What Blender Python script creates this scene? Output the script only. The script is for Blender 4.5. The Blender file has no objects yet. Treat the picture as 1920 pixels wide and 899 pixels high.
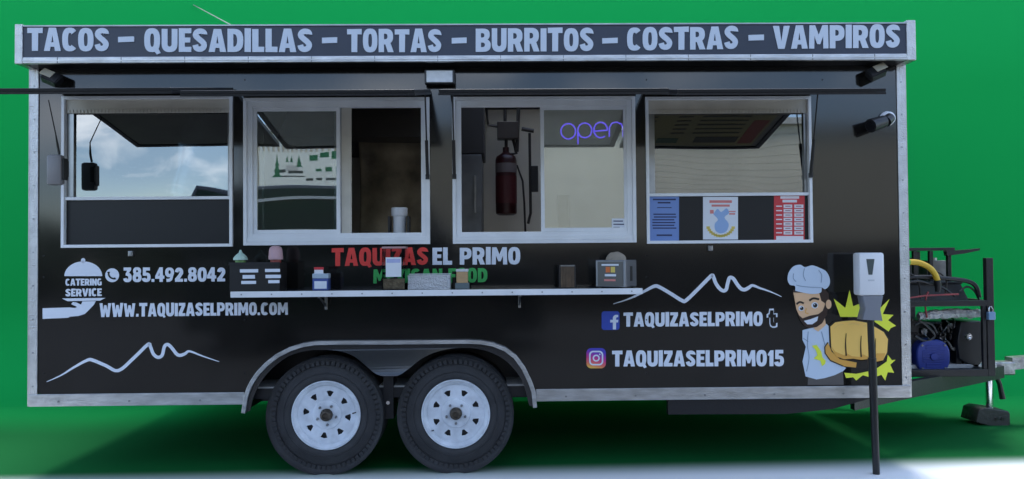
import bpy, bmesh, math, random
from mathutils import Vector, Matrix
random.seed(7)
S = bpy.context.scene
COL = S.collection
R = math.radians

# ------------------------------------------------------------------ camera
FPX = 1457.0                                   # focal length in pixels of a 1920 wide frame
CAM = Vector((0.0, -4.7, 1.29))
YAW, PITCH, ROLL = R(0.84), R(1.2), R(0.45)
fwd = Vector((math.sin(YAW)*math.cos(PITCH), math.cos(YAW)*math.cos(PITCH), math.sin(PITCH)))
r0 = Vector((math.cos(YAW), -math.sin(YAW), 0))
u0 = r0.cross(fwd)
rt = r0*math.cos(ROLL) - u0*math.sin(ROLL)
up = u0*math.cos(ROLL) + r0*math.sin(ROLL)
cd = bpy.data.cameras.new('camera'); cam = bpy.data.objects.new('camera', cd); COL.objects.link(cam)
cam.matrix_world = Matrix(((rt.x, up.x, -fwd.x, CAM.x), (rt.y, up.y, -fwd.y, CAM.y), (rt.z, up.z, -fwd.z, CAM.z), (0, 0, 0, 1)))
cd.sensor_width = 36; cd.lens = 36*FPX/1920; cd.clip_start = 0.05; cd.clip_end = 2000
S.camera = cam

# ------------------------------------------------------------------ world, sun, exposure
W = bpy.data.worlds.new('World'); S.world = W; W.use_nodes = True
nt = W.node_tree; nt.nodes.clear()
SUN_EL, SUN_ROT = R(68), R(0)
sky = nt.nodes.new('ShaderNodeTexSky'); sky.sky_type = 'NISHITA'; sky.sun_disc = False
sky.sun_elevation = SUN_EL; sky.sun_rotation = SUN_ROT
sky.air_density = .85; sky.dust_density = .15; sky.ozone_density = 1.4
tc = nt.nodes.new('ShaderNodeTexCoord')
mp = nt.nodes.new('ShaderNodeMapping'); mp.inputs['Scale'].default_value = (1, 1, 2.6)
nz = nt.nodes.new('ShaderNodeTexNoise'); nz.inputs['Scale'].default_value = 6.5; nz.inputs['Detail'].default_value = 7; nz.inputs['Roughness'].default_value = .58
rp = nt.nodes.new('ShaderNodeValToRGB'); rp.color_ramp.elements[0].position = .53; rp.color_ramp.elements[1].position = .76
mx = nt.nodes.new('ShaderNodeMixRGB'); mx.inputs[2].default_value = (11.6, 12.0, 12.6, 1)
bg = nt.nodes.new('ShaderNodeBackground'); bg.inputs['Strength'].default_value = 0.14
wo = nt.nodes.new('ShaderNodeOutputWorld')
L = nt.links.new
L(tc.outputs['Generated'], mp.inputs[0]); L(mp.outputs[0], nz.inputs[0]); L(nz.outputs[0], rp.inputs[0])
L(rp.outputs[0], mx.inputs[0]); L(sky.outputs[0], mx.inputs[1]); L(mx.outputs[0], bg.inputs[0]); L(bg.outputs[0], wo.inputs[0])
sd = bpy.data.lights.new('sun', 'SUN'); sd.energy = 1.5; sd.angle = R(26); sd.color = (1, .975, .945)
so = bpy.data.objects.new('sun', sd); COL.objects.link(so)
sdir = Vector((0, math.cos(SUN_EL), math.sin(SUN_EL)))          # towards the sun: behind the trailer
so.rotation_euler = sdir.to_track_quat('Z', 'Y').to_euler(); so.location = (0, 20, 25)
S.view_settings.view_transform = 'Standard'; S.view_settings.look = 'None'
S.view_settings.gamma = 1; S.view_settings.use_curve_mapping = False
S.view_settings.exposure = 1.45
S.render.engine = 'CYCLES'
S.cycles.max_bounces = 8; S.cycles.transparent_max_bounces = 12; S.cycles.use_denoising = True

# ------------------------------------------------------------------ helpers
def at(px, py, Y=0.0):
    d = fwd + rt*((px-960)/FPX) + up*((449.5-py)/FPX)
    t = (Y-CAM.y)/d.y
    p = CAM + d*t
    return p
def ax(px, py=320, Y=0.0): return at(px, py, Y).x
def az(py, px=900, Y=0.0): return at(px, py, Y).z

_m = {}
def mat(name, col, rough=.5, metal=0.0, bump=0.0, bscale=40.0, var=0.0, vscale=6.0, coat=0.0, emit=0.0, spec=.5, stretch=(1, 1, 1), detail=3):
    if name in _m: return _m[name]
    m = bpy.data.materials.new(name); m.use_nodes = True
    n = m.node_tree.nodes; l = m.node_tree.links; b = n['Principled BSDF']
    b.inputs['Base Color'].default_value = (*col, 1); b.inputs['Roughness'].default_value = rough
    b.inputs['Metallic'].default_value = metal; b.inputs['Coat Weight'].default_value = coat
    b.inputs['Coat Roughness'].default_value = .06
    b.inputs['Specular IOR Level'].default_value = spec
    if emit:
        b.inputs['Emission Color'].default_value = (*col, 1); b.inputs['Emission Strength'].default_value = emit
    if bump or var:
        t = n.new('ShaderNodeTexCoord'); mpn = n.new('ShaderNodeMapping'); mpn.inputs['Scale'].default_value = stretch
        l.new(t.outputs['Object'], mpn.inputs[0])
    if bump:
        z = n.new('ShaderNodeTexNoise'); z.inputs['Scale'].default_value = bscale; z.inputs['Detail'].default_value = detail
        bp = n.new('ShaderNodeBump'); bp.inputs['Strength'].default_value = bump; bp.inputs['Distance'].default_value = .02
        l.new(mpn.outputs[0], z.inputs[0]); l.new(z.outputs[0], bp.inputs['Height']); l.new(bp.outputs[0], b.inputs['Normal'])
    if var:
        z = n.new('ShaderNodeTexNoise'); z.inputs['Scale'].default_value = vscale; z.inputs['Detail'].default_value = 6
        cr = n.new('ShaderNodeValToRGB'); cr.color_ramp.elements[0].position = .3; cr.color_ramp.elements[1].position = .7
        cr.color_ramp.elements[0].color = (*[c*(1-var) for c in col], 1)
        cr.color_ramp.elements[1].color = (*[min(1, c*(1+var*.5)) for c in col], 1)
        l.new(mpn.outputs[0], z.inputs[0]); l.new(z.outputs[0], cr.inputs[0]); l.new(cr.outputs[0], b.inputs['Base Color'])
        mr = n.new('ShaderNodeMapRange'); mr.inputs['To Min'].default_value = max(.02, rough*.75); mr.inputs['To Max'].default_value = min(1, rough*1.25)
        l.new(z.outputs[0], mr.inputs[0]); l.new(mr.outputs[0], b.inputs['Roughness'])
    _m[name] = m; return m

def glassmat(name, tint, ior=1.9, rough=.0, add=0.0, wob=.02):
    m = bpy.data.materials.new(name); m.use_nodes = True
    n = m.node_tree.nodes; l = m.node_tree.links; n.clear()
    o = n.new('ShaderNodeOutputMaterial'); mxs = n.new('ShaderNodeMixShader')
    tr = n.new('ShaderNodeBsdfTransparent'); tr.inputs[0].default_value = (*tint, 1)
    gl = n.new('ShaderNodeBsdfGlossy'); gl.inputs['Roughness'].default_value = rough; gl.inputs[0].default_value = (.95, .98, 1, 1)
    fr = n.new('ShaderNodeFresnel'); fr.inputs[0].default_value = ior
    t = n.new('ShaderNodeTexCoord'); z = n.new('ShaderNodeTexNoise'); z.inputs['Scale'].default_value = 2.2; z.inputs['Detail'].default_value = 0
    bp = n.new('ShaderNodeBump'); bp.inputs['Strength'].default_value = wob; bp.inputs['Distance'].default_value = .1
    l.new(t.outputs['Object'], z.inputs[0]); l.new(z.outputs[0], bp.inputs['Height']); l.new(bp.outputs[0], gl.inputs['Normal'])
    l.new(fr.outputs[0], mxs.inputs[0]); l.new(tr.outputs[0], mxs.inputs[1]); l.new(gl.outputs[0], mxs.inputs[2]); l.new(mxs.outputs[0], o.inputs[0])
    return m

black = mat('black_vinyl', (.0098, .0090, .0084), .10, bump=.085, bscale=1.5, var=.3, vscale=2.2, spec=.68, detail=1)
blackp = mat('black_plastic', (.012, .012, .013), .38)
blackm = mat('black_metal', (.014, .014, .016), .32, bump=.1, bscale=90)
fascia = mat('slate_board', (.024, .031, .054), .42, var=.25, vscale=2.5)
silver = mat('embossed_aluminium', (.56, .555, .545), .34, metal=1, bump=.35, bscale=110, var=.18, vscale=14)
sill_m = mat('brushed_aluminium', (.55, .55, .55), .36, metal=1, bump=.18, bscale=60, var=.25, vscale=9, stretch=(1, 1, 4))
white_al = mat('white_aluminium', (.80, .82, .84), .38, var=.10, vscale=5)
bounce_al = mat('bounce_tinted_aluminium', (.60, .56, .48), .42, var=.15, vscale=6)  # beige carries the hatch shade and warm bounce on the head rails
letter_w = mat('white_vinyl', (.72, .77, .85), .45)
letter_r = mat('red_vinyl', (.78, .045, .035), .45)
letter_g = mat('green_vinyl', (.04, .42, .09), .45)
rubber = mat('tyre_rubber', (.032, .032, .034), .66, bump=.3, bscale=160, var=.45, vscale=9)
rimw = mat('white_wheel_paint', (.66, .70, .75), .36, var=.22, vscale=14)
chrome = mat('chrome', (.78, .78, .79), .14, metal=1)
steel = mat('grey_steel', (.34, .35, .36), .35, metal=1, var=.25, vscale=10)
rust = mat('hub_grease', (.10, .08, .06), .5, metal=.6, var=.5, vscale=50)
cream = mat('cream_wall', (.74, .70, .60), .55, var=.12, vscale=1.6)
glass = glassmat('window_glass', (.80, .84, .82), 2.5)
glass_t = glassmat('tinted_window_glass', (.22, .24, .26), 2.6, rough=.012, wob=.05)
clear = glassmat('clear_plastic', (.93, .93, .94), 1.35)

def newobj(name, me, m=None, parent=None, smooth=False):
    o = bpy.data.objects.new(name, me); COL.objects.link(o)
    if m is not None and not me.materials: me.materials.append(m)
    if parent is not None: o.parent = parent
    if smooth:
        for p in me.polygons: p.use_smooth = True
    return o
def tag(o, label, cat, group=None):
    o['label'] = label; o['category'] = cat
    if group: o['group'] = group
    return o
def thing(name, label, cat, group=None, loc=(0, 0, 0)):
    o = bpy.data.objects.new(name, None); COL.objects.link(o); o.empty_display_size = .05
    o.location = loc
    return tag(o, label, cat, group)

class B:
    """collects shapes into one bmesh; world coordinates"""
    def __init__(s): s.bm = bmesh.new()
    def box(s, x0, x1, y0, y1, z0, z1, bev=0):
        t = bmesh.new()
        bmesh.ops.create_cube(t, size=1)
        for v in t.verts:
            v.co = Vector((x0+(v.co.x+.5)*(x1-x0), y0+(v.co.y+.5)*(y1-y0), z0+(v.co.z+.5)*(z1-z0)))
        if bev: bmesh.ops.bevel(t, geom=t.edges[:], offset=bev, segments=2, affect='EDGES', profile=.5)
        return s.join(t)
    def join(s, t, mw=None):
        me = bpy.data.meshes.new('tmp'); t.to_mesh(me); t.free()
        if mw is not None: me.transform(mw)
        s.bm.from_mesh(me); bpy.data.meshes.remove(me); return s
    def cyl(s, a, b, r, r2=None, n=16):
        a = Vector(a); b = Vector(b); d = b-a; t = bmesh.new()
        bmesh.ops.create_cone(t, cap_ends=True, segments=n, radius1=r, radius2=r if r2 is None else r2, depth=d.length)
        return s.join(t, Matrix.Translation((a+b)/2) @ d.to_track_quat('Z', 'Y').to_matrix().to_4x4())
    def tube(s, pts, r, n=8):
        pts = [Vector(p) for p in pts]; t = bmesh.new(); rings = []
        for i, p in enumerate(pts):
            d = (pts[min(i+1, len(pts)-1)]-pts[max(i-1, 0)]).normalized()
            q = d.to_track_quat('Z', 'Y'); ri = r[i] if isinstance(r, (list, tuple)) else r
            rings.append([t.verts.new(p + q @ Vector((ri*math.cos(2*math.pi*k/n), ri*math.sin(2*math.pi*k/n), 0))) for k in range(n)])
        for i in range(len(pts)-1):
            qa, qb = rings[i], rings[i+1]
            o = min(range(n), key=lambda j: (qb[j].co-qa[0].co).length)
            for k in range(n):
                t.faces.new((qa[k], qa[(k+1) % n], qb[(k+1+o) % n], qb[(k+o) % n]))
        t.faces.new(rings[0][::-1]); t.faces.new(rings[-1])
        return s.join(t)
    def lathe(s, prof, centre, axis='z', n=32, cap=True):
        """prof: list of (radius, height) ; axis z up or y (height runs along -y towards the camera)"""
        t = bmesh.new(); rings = []; c = Vector(centre)
        for (r, h) in prof:
            ring = []
            for k in range(n):
                a = 2*math.pi*k/n
                if axis == 'z': v = Vector((r*math.cos(a), r*math.sin(a), h))
                elif axis == 'x': v = Vector((h, r*math.cos(a), r*math.sin(a)))
                else: v = Vector((r*math.cos(a), -h, r*math.sin(a)))
                ring.append(t.verts.new(c+v))
            rings.append(ring)
        for i in range(len(rings)-1):
            for k in range(n):
                t.faces.new((rings[i][k], rings[i][(k+1) % n], rings[i+1][(k+1) % n], rings[i+1][k]))
        if cap and prof[0][0] > 1e-6: t.faces.new(rings[0][::-1])
        if cap and prof[-1][0] > 1e-6: t.faces.new(rings[-1])
        bmesh.ops.remove_doubles(t, verts=t.verts[:], dist=1e-6)
        bmesh.ops.recalc_face_normals(t, faces=t.faces[:])
        return s.join(t)
    def ring(s, x0, x1, y0, y1, z0, z1, w, wt=None, wb=None):
        wt = w if wt is None else wt; wb = w if wb is None else wb
        s.box(x0, x0+w, y0, y1, z0, z1); s.box(x1-w, x1, y0, y1, z0, z1)
        s.box(x0+w, x1-w, y0, y1, z1-wt, z1); s.box(x0+w, x1-w, y0, y1, z0, z0+wb); return s
    def hexa(s, p):
        """8 corners: four of one end, four of the other, same order"""
        t = bmesh.new(); v = [t.verts.new(Vector(q)) for q in p]
        for f in ((0, 1, 2, 3), (7, 6, 5, 4), (0, 4, 5, 1), (1, 5, 6, 2), (2, 6, 7, 3), (3, 7, 4, 0)): t.faces.new([v[i] for i in f])
        bmesh.ops.recalc_face_normals(t, faces=t.faces[:]); return s.join(t)
    def build(s, name, m, parent=None, smooth=False, bevel=0):
        me = bpy.data.meshes.new(name)
        if bevel: bmesh.ops.bevel(s.bm, geom=s.bm.edges[:], offset=bevel, segments=2, affect='EDGES', profile=.5)
        s.bm.to_mesh(me); s.bm.free()
        o = newobj(name, me, m, parent)
        if smooth:
            for p in me.polygons: p.use_smooth = True
            try: me.set_sharp_from_angle(angle=R(40))
            except Exception: pass
        return o

def curve_mesh(splines, half, bevel=0):
    """2-D outline with holes -> solid mesh, x/y in plane, z thickness"""
    cu = bpy.data.curves.new('c', 'CURVE'); cu.dimensions = '2D'; cu.fill_mode = 'BOTH'; cu.extrude = half
    if bevel: cu.bevel_depth = bevel; cu.bevel_resolution = 1
    for pts in splines:
        sp = cu.splines.new('POLY'); sp.points.add(len(pts)-1)
        for i, (x, y) in enumerate(pts): sp.points[i].co = (x, y, 0, 1)
        sp.use_cyclic_u = True
    ob = bpy.data.objects.new('c', cu); COL.objects.link(ob)
    dg = bpy.context.evaluated_depsgraph_get(); dg.update()
    me = bpy.data.meshes.new_from_object(ob.evaluated_get(dg))
    bpy.data.objects.remove(ob); bpy.data.curves.remove(cu)
    me.materials.clear()
    return me
def plate(name, splines, y0, y1, m, parent, bevel=0):
    """solid plate with outline in world (x, z), from y0 (front) to y1"""
    me = curve_mesh(splines, (y1-y0)/2-bevel, bevel)
    for v in me.vertices: v.co = Vector((v.co.x, (y0+y1)/2 - v.co.z, v.co.y))
    me.update()
    return newobj(name, me, m, parent)
def decal(name, px_splines, m, parent, Y=0.0, layer=1, th=.0012):
    """thin vinyl piece on the surface Y, outline in picture pixels of that surface"""
    sp = [[(at(x, y, Y).x, at(x, y, Y).z) for x, y in s] for s in px_splines]
    y1 = Y-.0006-.0015*(layer-1)
    return plate(name, sp, y1-th, y1, m, parent)
def circ(cx, cy, r, n=28, ry=None, a0=0, a1=360):
    ry = r if ry is None else ry
    full = abs(a1-a0) >= 360
    return [(cx+r*math.cos(R(a0+(a1-a0)*k/(n if full else n-1))), cy-ry*math.sin(R(a0+(a1-a0)*k/(n if full else n-1)))) for k in range(n)]
def rrect(x0, y0, x1, y1, r, n=5):
    o = []
    for cx, cy, a in ((x1-r, y0+r, 90), (x1-r, y1-r, 0), (x0+r, y1-r, -90), (x0+r, y0+r, 180)):
        for k in range(n+1):
            t = R(a-90*k/n) if True else 0
            o.append((cx+r*math.cos(t), cy-r*math.sin(t)))
    return o
def rect(x0, y0, x1, y1): return [(x0, y0), (x1, y0), (x1, y1), (x0, y1)]
def stroke(pts, w):
    """outline of a line of varying width"""
    Lh, Rh = [], []
    for i, p in enumerate(pts):
        a = Vector(pts[max(i-1, 0)]); b = Vector(pts[min(i+1, len(pts)-1)]); d = (b-a).normalized(); nn = Vector((-d.y, d.x))
        wi = (w[i] if isinstance(w, (list, tuple)) else w)/2
        Lh.append(tuple(Vector(p)+nn*wi)); Rh.append(tuple(Vector(p)-nn*wi))
    return Lh+Rh[::-1]
def smooth_pts(pts, n=4):
    o = []
    for i in range(len(pts)-1):
        p0 = Vector(pts[max(i-1, 0)]); p1 = Vector(pts[i]); p2 = Vector(pts[i+1]); p3 = Vector(pts[min(i+2, len(pts)-1)])
        for k in range(n):
            t = k/n
            o.append(tuple(.5*((2*p1)+(p2-p0)*t+(2*p0-5*p1+4*p2-p3)*t*t+(3*p1-p0-3*p2+p3)*t**3)))
    o.append(tuple(pts[-1])); return o
def sup(cx, cy, a, b, p=2.6, n=24, a0=0, a1=360):
    o = []
    m_ = n if abs(a1-a0) >= 360 else n-1
    for k in range(n):
        t = R(a0+(a1-a0)*k/m_); c, s_ = math.cos(t), math.sin(t)
        o.append((cx+a*math.copysign(abs(c)**(2/p), c), cy+b*math.copysign(abs(s_)**(2/p), s_)))
    return o
def path(pts, w): return stroke(smooth_pts(pts, 4), w)
_O = [sup(4.5, 7, 4.5, 7.15), sup(4.5, 7, 1.15, 4.0)[::-1]]
GL = {
 'T': (9, [[(0, 14), (9, 14.1), (9, 10.8), (6.4, 10.9), (6.3, 0), (2.7, 0), (2.7, 10.9), (0, 10.8)]]),
 'A': (10, [[(0, 0), (2.9, 14), (7.1, 14), (10, 0), (6.5, 0), (6.1, 2.5), (3.9, 2.5), (3.5, 0)], [(4.35, 5.2), (5.65, 5.2), (5.0, 9.8)]]),
 'C': (8.6, [sup(4.5, 7, 4.5, 7.15, 2.6, 22, 42, 318) + [(5.3, 3.9)] + sup(4.6, 7, 1.25, 4.0, 2.6, 12, 312, 48) + [(5.3, 10.1)]]),
 'O': (9, _O), '0': (8.6, _O),
 'S': (8.4, [path([(6.85, 10.0), (6.2, 11.8), (4.3, 12.4), (2.4, 11.7), (1.75, 9.9), (3.2, 8.1), (5.2, 6.4), (6.55, 4.5), (5.9, 2.4), (4.0, 1.65), (2.2, 2.3), (1.5, 4.2)], 3.25)]),
 'Q': (9.2, [sup(4.5, 7, 4.5, 7.15, 2.6, 20, 300, 0+0) [:0] + sup(4.5, 7, 4.5, 7.15, 2.6, 24, -40, 285) + [(6.2, -.3), (7.2, -1.6), (9.4, -.6), (8.1, 1.9)], sup(4.5, 7, 1.15, 4.0)[::-1]]),
 'U': (9, [[(0, 14), (3.3, 14), (3.3, 5)] + sup(4.5, 4.8, 1.2, 1.6, 2.2, 9, 180, 360) + [(5.7, 14), (9, 14), (9, 5)] + sup(4.5, 5, 4.5, 5.15, 2.4, 15, 360, 180)]),
 'E': (7.1, [[(0, 0), (7.1, 0), (7.1, 3), (3.4, 3), (3.4, 5.6), (6.5, 5.6), (6.5, 8.5), (3.4, 8.5), (3.4, 11), (7.1, 11), (7.1, 14), (0, 14)]]),
 'D': (9, [[(0, 0), (3.6, 0)] + sup(3.6, 7, 5.4, 7, 2.5, 15, -90, 90) + [(0, 14)], [(3.3, 3.2), (3.3, 10.8)] + sup(3.5, 7, 2.0, 3.8, 2.4, 11, 90, -90)]),
 'I': (3.6, [[(0, 0), (3.6, 0), (3.6, 14), (0, 14)]]),
 'L': (6.8, [[(0, 0), (6.8, 0), (6.8, 3.2), (3.5, 3.2), (3.5, 14), (0, 14)]]),
 'R': (9.2, [[(0, 0), (3.3, 0), (3.3, 4.6), (4.1, 4.6), (5.7, 0), (9.3, 0), (7.3, 5.5)] + sup(4.2, 9.4, 4.7, 4.6, 2.5, 13, -42, 90) + [(0, 14)], [(3.3, 7.7), (3.3, 11.1)] + sup(4.1, 9.4, 1.4, 1.7, 2.2, 9, 90, -90)]),
 'P': (8.8, [[(0, 0), (3.4, 0), (3.4, 4.5)] + sup(4.2, 9.25, 4.6, 4.75, 2.5, 15, -90, 90) + [(0, 14)], [(3.3, 7.6), (3.3, 11.1)] + sup(4.1, 9.35, 1.4, 1.75, 2.2, 9, 90, -90)]),
 'B': (9, [[(0, 0)] + sup(4.3, 3.9, 4.8, 3.9, 2.5, 11, -90, 60) + sup(4.3, 10.4, 4.2, 3.6, 2.5, 11, -50, 90) + [(0, 14)], [(3.2, 2.8), (3.2, 5.6)] + sup(4.2, 4.2, 1.4, 1.4, 2.2, 8, 90, -90), [(3.2, 8.6), (3.2, 11.3)] + sup(4.1, 9.95, 1.2, 1.35, 2.2, 8, 90, -90)]),
 'V': (10, [[(0, 14), (3.6, 14), (5, 4.6), (6.4, 14), (10, 14), (6.9, 0), (3.1, 0)]]),
 'M': (11.6, [[(0, 0), (.3, 14), (3.6, 14), (5.8, 8.2), (8, 14), (11.3, 14), (11.6, 0), (8.5, 0), (8.4, 7.3), (6.7, 2.6), (4.9, 2.6), (3.2, 7.3), (3.1, 0)]]),
 'W': (13, [[(0, 14), (3.3, 14), (4, 6.5), (5.2, 12), (7.8, 12), (9, 6.5), (9.7, 14), (13, 14), (11, 0), (7.6, 0), (6.5, 5.5), (5.4, 0), (2, 0)]]),
 'Z': (7.6, [[(0, 0), (7.6, 0), (7.6, 3), (4.1, 3), (7.6, 11), (7.6, 14), (.3, 14), (.3, 11), (3.6, 11), (0, 3)]]),
 'N': (9, [[(0, 0), (3.2, 0), (3.2, 7), (5.8, 0), (9, 0), (9, 14), (5.8, 14), (5.8, 7), (3.2, 14), (0, 14)]]),
 'G': (9, [sup(4.5, 7, 4.5, 7.15, 2.6, 20, 42, 270) + [(6.5, -.1), (9, 1.2), (9, 7.6), (4.9, 7.6), (4.9, 5.2), (5.8, 5.2), (5.8, 3.6)] + sup(4.6, 7, 1.25, 4.0, 2.6, 11, 290, 48) + [(5.3, 10.1)]]),
 'X': (9.6, [[(0, 0), (3.5, 0), (4.8, 4), (6, 0), (9.6, 0), (6.7, 7.2), (9.3, 14), (5.9, 14), (4.8, 10.4), (3.7, 14), (.2, 14), (3, 7.2)]]),
 'F': (7, [[(0, 0), (3.4, 0), (3.4, 5.3), (6.5, 5.3), (6.5, 8.3), (3.4, 8.3), (3.4, 11), (7, 11), (7, 14), (0, 14)]]),
 '.': (3, [[(.1, 0), (2.9, 0), (2.9, 2.9), (.1, 2.9)]]),
 ' ': (4.2, []),
 '1': (5.2, [[(0, 10.4), (2.4, 14), (5, 14), (5, 0), (1.6, 0), (1.6, 9.6), (.6, 9)]]),
 '2': (8.4, [[(.2, 0), (8, 0), (8, 3), (4.9, 3), (7.2, 6.6)] + sup(4.2, 9.6, 4.0, 4.5, 2.3, 14, -22, 178) + [(3.4, 9.2), (4.1, 11), (4.9, 9.7), (3.6, 7), (.2, 3)]]),
 '3': (8.4, [[(.3, 14), (7.6, 14), (7.6, 11.6), (5.6, 8.9)] + sup(4.0, 4.4, 4.2, 4.5, 2.4, 14, 62, -170) + [(3.1, 4.0), (4.0, 2.8), (4.9, 3.6), (4.8, 5.4), (3.6, 6.2), (2.3, 6.2), (2.3, 8.2), (3.9, 11), (.3, 11)]]),
 '4': (9, [[(0, 3), (0, 5.7), (4.2, 14), (7.5, 14), (7.5, 6), (9, 6), (9, 3), (7.5, 3), (7.5, 0), (4.2, 0), (4.2, 3)], [(2.9, 5.9), (4.3, 5.9), (4.3, 9.2)]]),
 '5': (8.2, [[(.6, 14), (7.4, 14), (7.4, 11), (3.6, 11), (3.5, 9)] + sup(3.8, 4.5, 4.3, 4.6, 2.4, 15, 80, -170) + [(3.0, 4.1), (3.8, 2.9), (4.8, 3.6), (4.8, 5.6), (3.9, 6.4), (3.2, 5.9), (.5, 6.2)]]),
 '8': (8.8, [sup(4.4, 4.1, 4.4, 4.2, 2.4, 15, 142, 398) + sup(4.4, 10.4, 4.0, 3.75, 2.4, 13, -38, 218), sup(4.4, 4.0, 1.1, 1.4, 2.2, 12)[::-1], sup(4.4, 10.3, 1.0, 1.2, 2.2, 12)[::-1]]),
 '9': (8.8, [[(1.2, 3.2), (1.5, -.1), (4.4, 0), (6.9, 1.6)] + sup(4.4, 9.3, 4.4, 4.8, 2.4, 20, -35, 255) + [(5.2, 4.6), (4.4, 3.3), (2.6, 2.9)], sup(4.4, 9.6, 1.2, 1.9, 2.2, 12)[::-1]]),
 't': (8, [[(2, 14), (5.2, 14), (5.2, 10.4), (7.8, 10.4), (7.8, 7.6), (5.2, 7.6), (5.2, 4.2), (5.7, 3.1), (6.8, 3.1), (7.8, 3.5), (7.8, .5), (6.2, -.1), (4.2, 0), (2.6, 1.2), (2.1, 3.2), (2.1, 7.6), (.1, 7.6), (.1, 10.0), (1.5, 10.9)]]),
}
def text(name, string, x0, x1, yl, yr, m, parent, Y=0.0, layer=1, th=.0015, gap=.75, off=0):
    """heavy block lettering filling the pixel quad x0..x1, yl=(top,bottom) at the left, yr at the right"""
    sp = []; cx = 0
    for ch in string:
        w, outl = GL[ch]
        wob = .25*math.sin(len(sp)*2.3) if len(string) > 1 else 0
        for o in outl: sp.append([(cx+x, y+wob*(y/14)) for x, y in o])
        cx += w+gap
    tot = cx-gap
    me = curve_mesh(sp, .5)
    yb = Y-.0006-.0015*(layer-1)
    for v in me.vertices:
        u = v.co.x/tot; w = v.co.y/14
        tp = yl[0]+(yr[0]-yl[0])*u; bt = yl[1]+(yr[1]-yl[1])*u
        p = at(x0+(x1-x0)*u, bt+(tp-bt)*w, Y)
        v.co = Vector((p.x, yb-(th if v.co.z > 0 else 0), p.z))
    me.update()
    return newobj(name, me, m, parent)
def stuff(o): o['kind'] = 'stuff'; return o
def structure(o): o['kind'] = 'structure'; return o

# ------------------------------------------------------------------ setting: ground, floor sweep, backdrop
GZ = 0.0
def grid_sheet(name, prof, x0, x1, m, nx=40):
    me = bpy.data.meshes.new(name); v = []; f = []
    for i in range(nx+1):
        for (y, z) in prof: v.append((x0+(x1-x0)*i/nx, y, z))
    n = len(prof)
    for i in range(nx):
        for j in range(n-1): f.append((i*n+j, (i+1)*n+j, (i+1)*n+j+1, i*n+j+1))
    me.from_pydata(v, [], f); me.update()
    return newobj(name, me, m, None, True)
structure(grid_sheet('ground', [(-220, -.008), (-40, -.008), (-3, -.008), (60, -.008), (220, -.008)], -220, 220, mat('asphalt', (.115, .115, .115), .9, bump=.4, bscale=120, var=.3, vscale=3), 8))
# green floor with trailer shade painted into it; turns white along its front edge
fm = bpy.data.materials.new('green_floor_shade'); fm.use_nodes = True
n = fm.node_tree.nodes; l = fm.node_tree.links; b = n['Principled BSDF']; b.inputs['Roughness'].default_value = .85; b.inputs['Specular IOR Level'].default_value = .15
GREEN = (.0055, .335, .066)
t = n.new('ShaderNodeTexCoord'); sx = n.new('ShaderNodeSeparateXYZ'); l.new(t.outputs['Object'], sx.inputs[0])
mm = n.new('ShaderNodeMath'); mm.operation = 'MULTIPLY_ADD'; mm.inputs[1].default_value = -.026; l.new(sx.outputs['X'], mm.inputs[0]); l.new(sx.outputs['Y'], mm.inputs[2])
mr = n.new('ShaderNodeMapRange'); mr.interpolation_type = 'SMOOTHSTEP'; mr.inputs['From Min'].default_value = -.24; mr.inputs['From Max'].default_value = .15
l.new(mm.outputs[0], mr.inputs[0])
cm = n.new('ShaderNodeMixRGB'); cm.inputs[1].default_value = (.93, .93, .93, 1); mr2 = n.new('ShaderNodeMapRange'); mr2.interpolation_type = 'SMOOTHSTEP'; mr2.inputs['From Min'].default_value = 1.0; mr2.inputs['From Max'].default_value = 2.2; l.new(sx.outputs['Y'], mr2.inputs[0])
cg_ = n.new('ShaderNodeMixRGB'); cg_.inputs[1].default_value = (.0019, .112, .023, 1); cg_.inputs[2].default_value = (*GREEN, 1); l.new(mr2.outputs[0], cg_.inputs[0]); l.new(cg_.outputs[0], cm.inputs[2])  # darker green deepens the shade under the trailer
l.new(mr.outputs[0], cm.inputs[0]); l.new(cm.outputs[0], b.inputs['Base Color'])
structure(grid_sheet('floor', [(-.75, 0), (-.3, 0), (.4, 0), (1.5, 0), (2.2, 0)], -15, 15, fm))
bm_ = mat('green_backdrop_paint', GREEN, .9, spec=.1)
WY, CR = 3.1, .9
prof = [(2.2, 0)] + [(2.2+CR*math.sin(a), CR-CR*math.cos(a)) for a in [R(90*k/14) for k in range(1, 15)]] + [(WY, 3), (WY, 4.4), (WY+.06, 4.4), (WY+.06, 0)]
structure(grid_sheet('backdrop', prof, -15, 15, bm_))

# ------------------------------------------------------------------ the trailer
T = thing('food_trailer', 'black food trailer with open serving hatches, menu board along the roof and two white wheels', 'food trailer')
X0, X1 = ax(56, 430), ax(1701, 430)                 # ends
ZS = az(731, 870)                                   # top of the bottom rail
ZB = az(754, 870)                                   # its underside
ZM = az(117, 870, -.14); ZT = az(45, 870, -.14)     # menu board bottom / top
DEP = 2.30
WIN = []
for (a, b_, tp, bt) in ((117, 437, 181, 464), (457.5, 806, 184, 459.5), (848.5, 1191.5, 182, 456.5), (1211, 1521, 182, 456.5)):
    mxp = (a+b_)/2
    WIN.append((ax(a), ax(b_), az(bt, mxp), az(tp, mxp)))
arch = [(461, 742), (466, 727), (473, 713), (484, 697), (500, 680), (520, 664), (545, 651), (570, 643), (592, 639.5), (640, 638.5), (760, 638), (880, 637), (902, 638), (925, 642), (948, 651), (968, 666), (984, 688), (996, 713), (1003, 733)]
archw = [(at(x, y).x, at(x, y).z) for x, y in arch]
archw[0] = (archw[0][0], ZS); archw[-1] = (archw[-1][0], ZS)
outer = [(X0+.004, ZT-.03), (X1-.004, ZT-.03), (X1-.004, ZS)] + archw[::-1] + [(X0+.004, ZS)]
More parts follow.
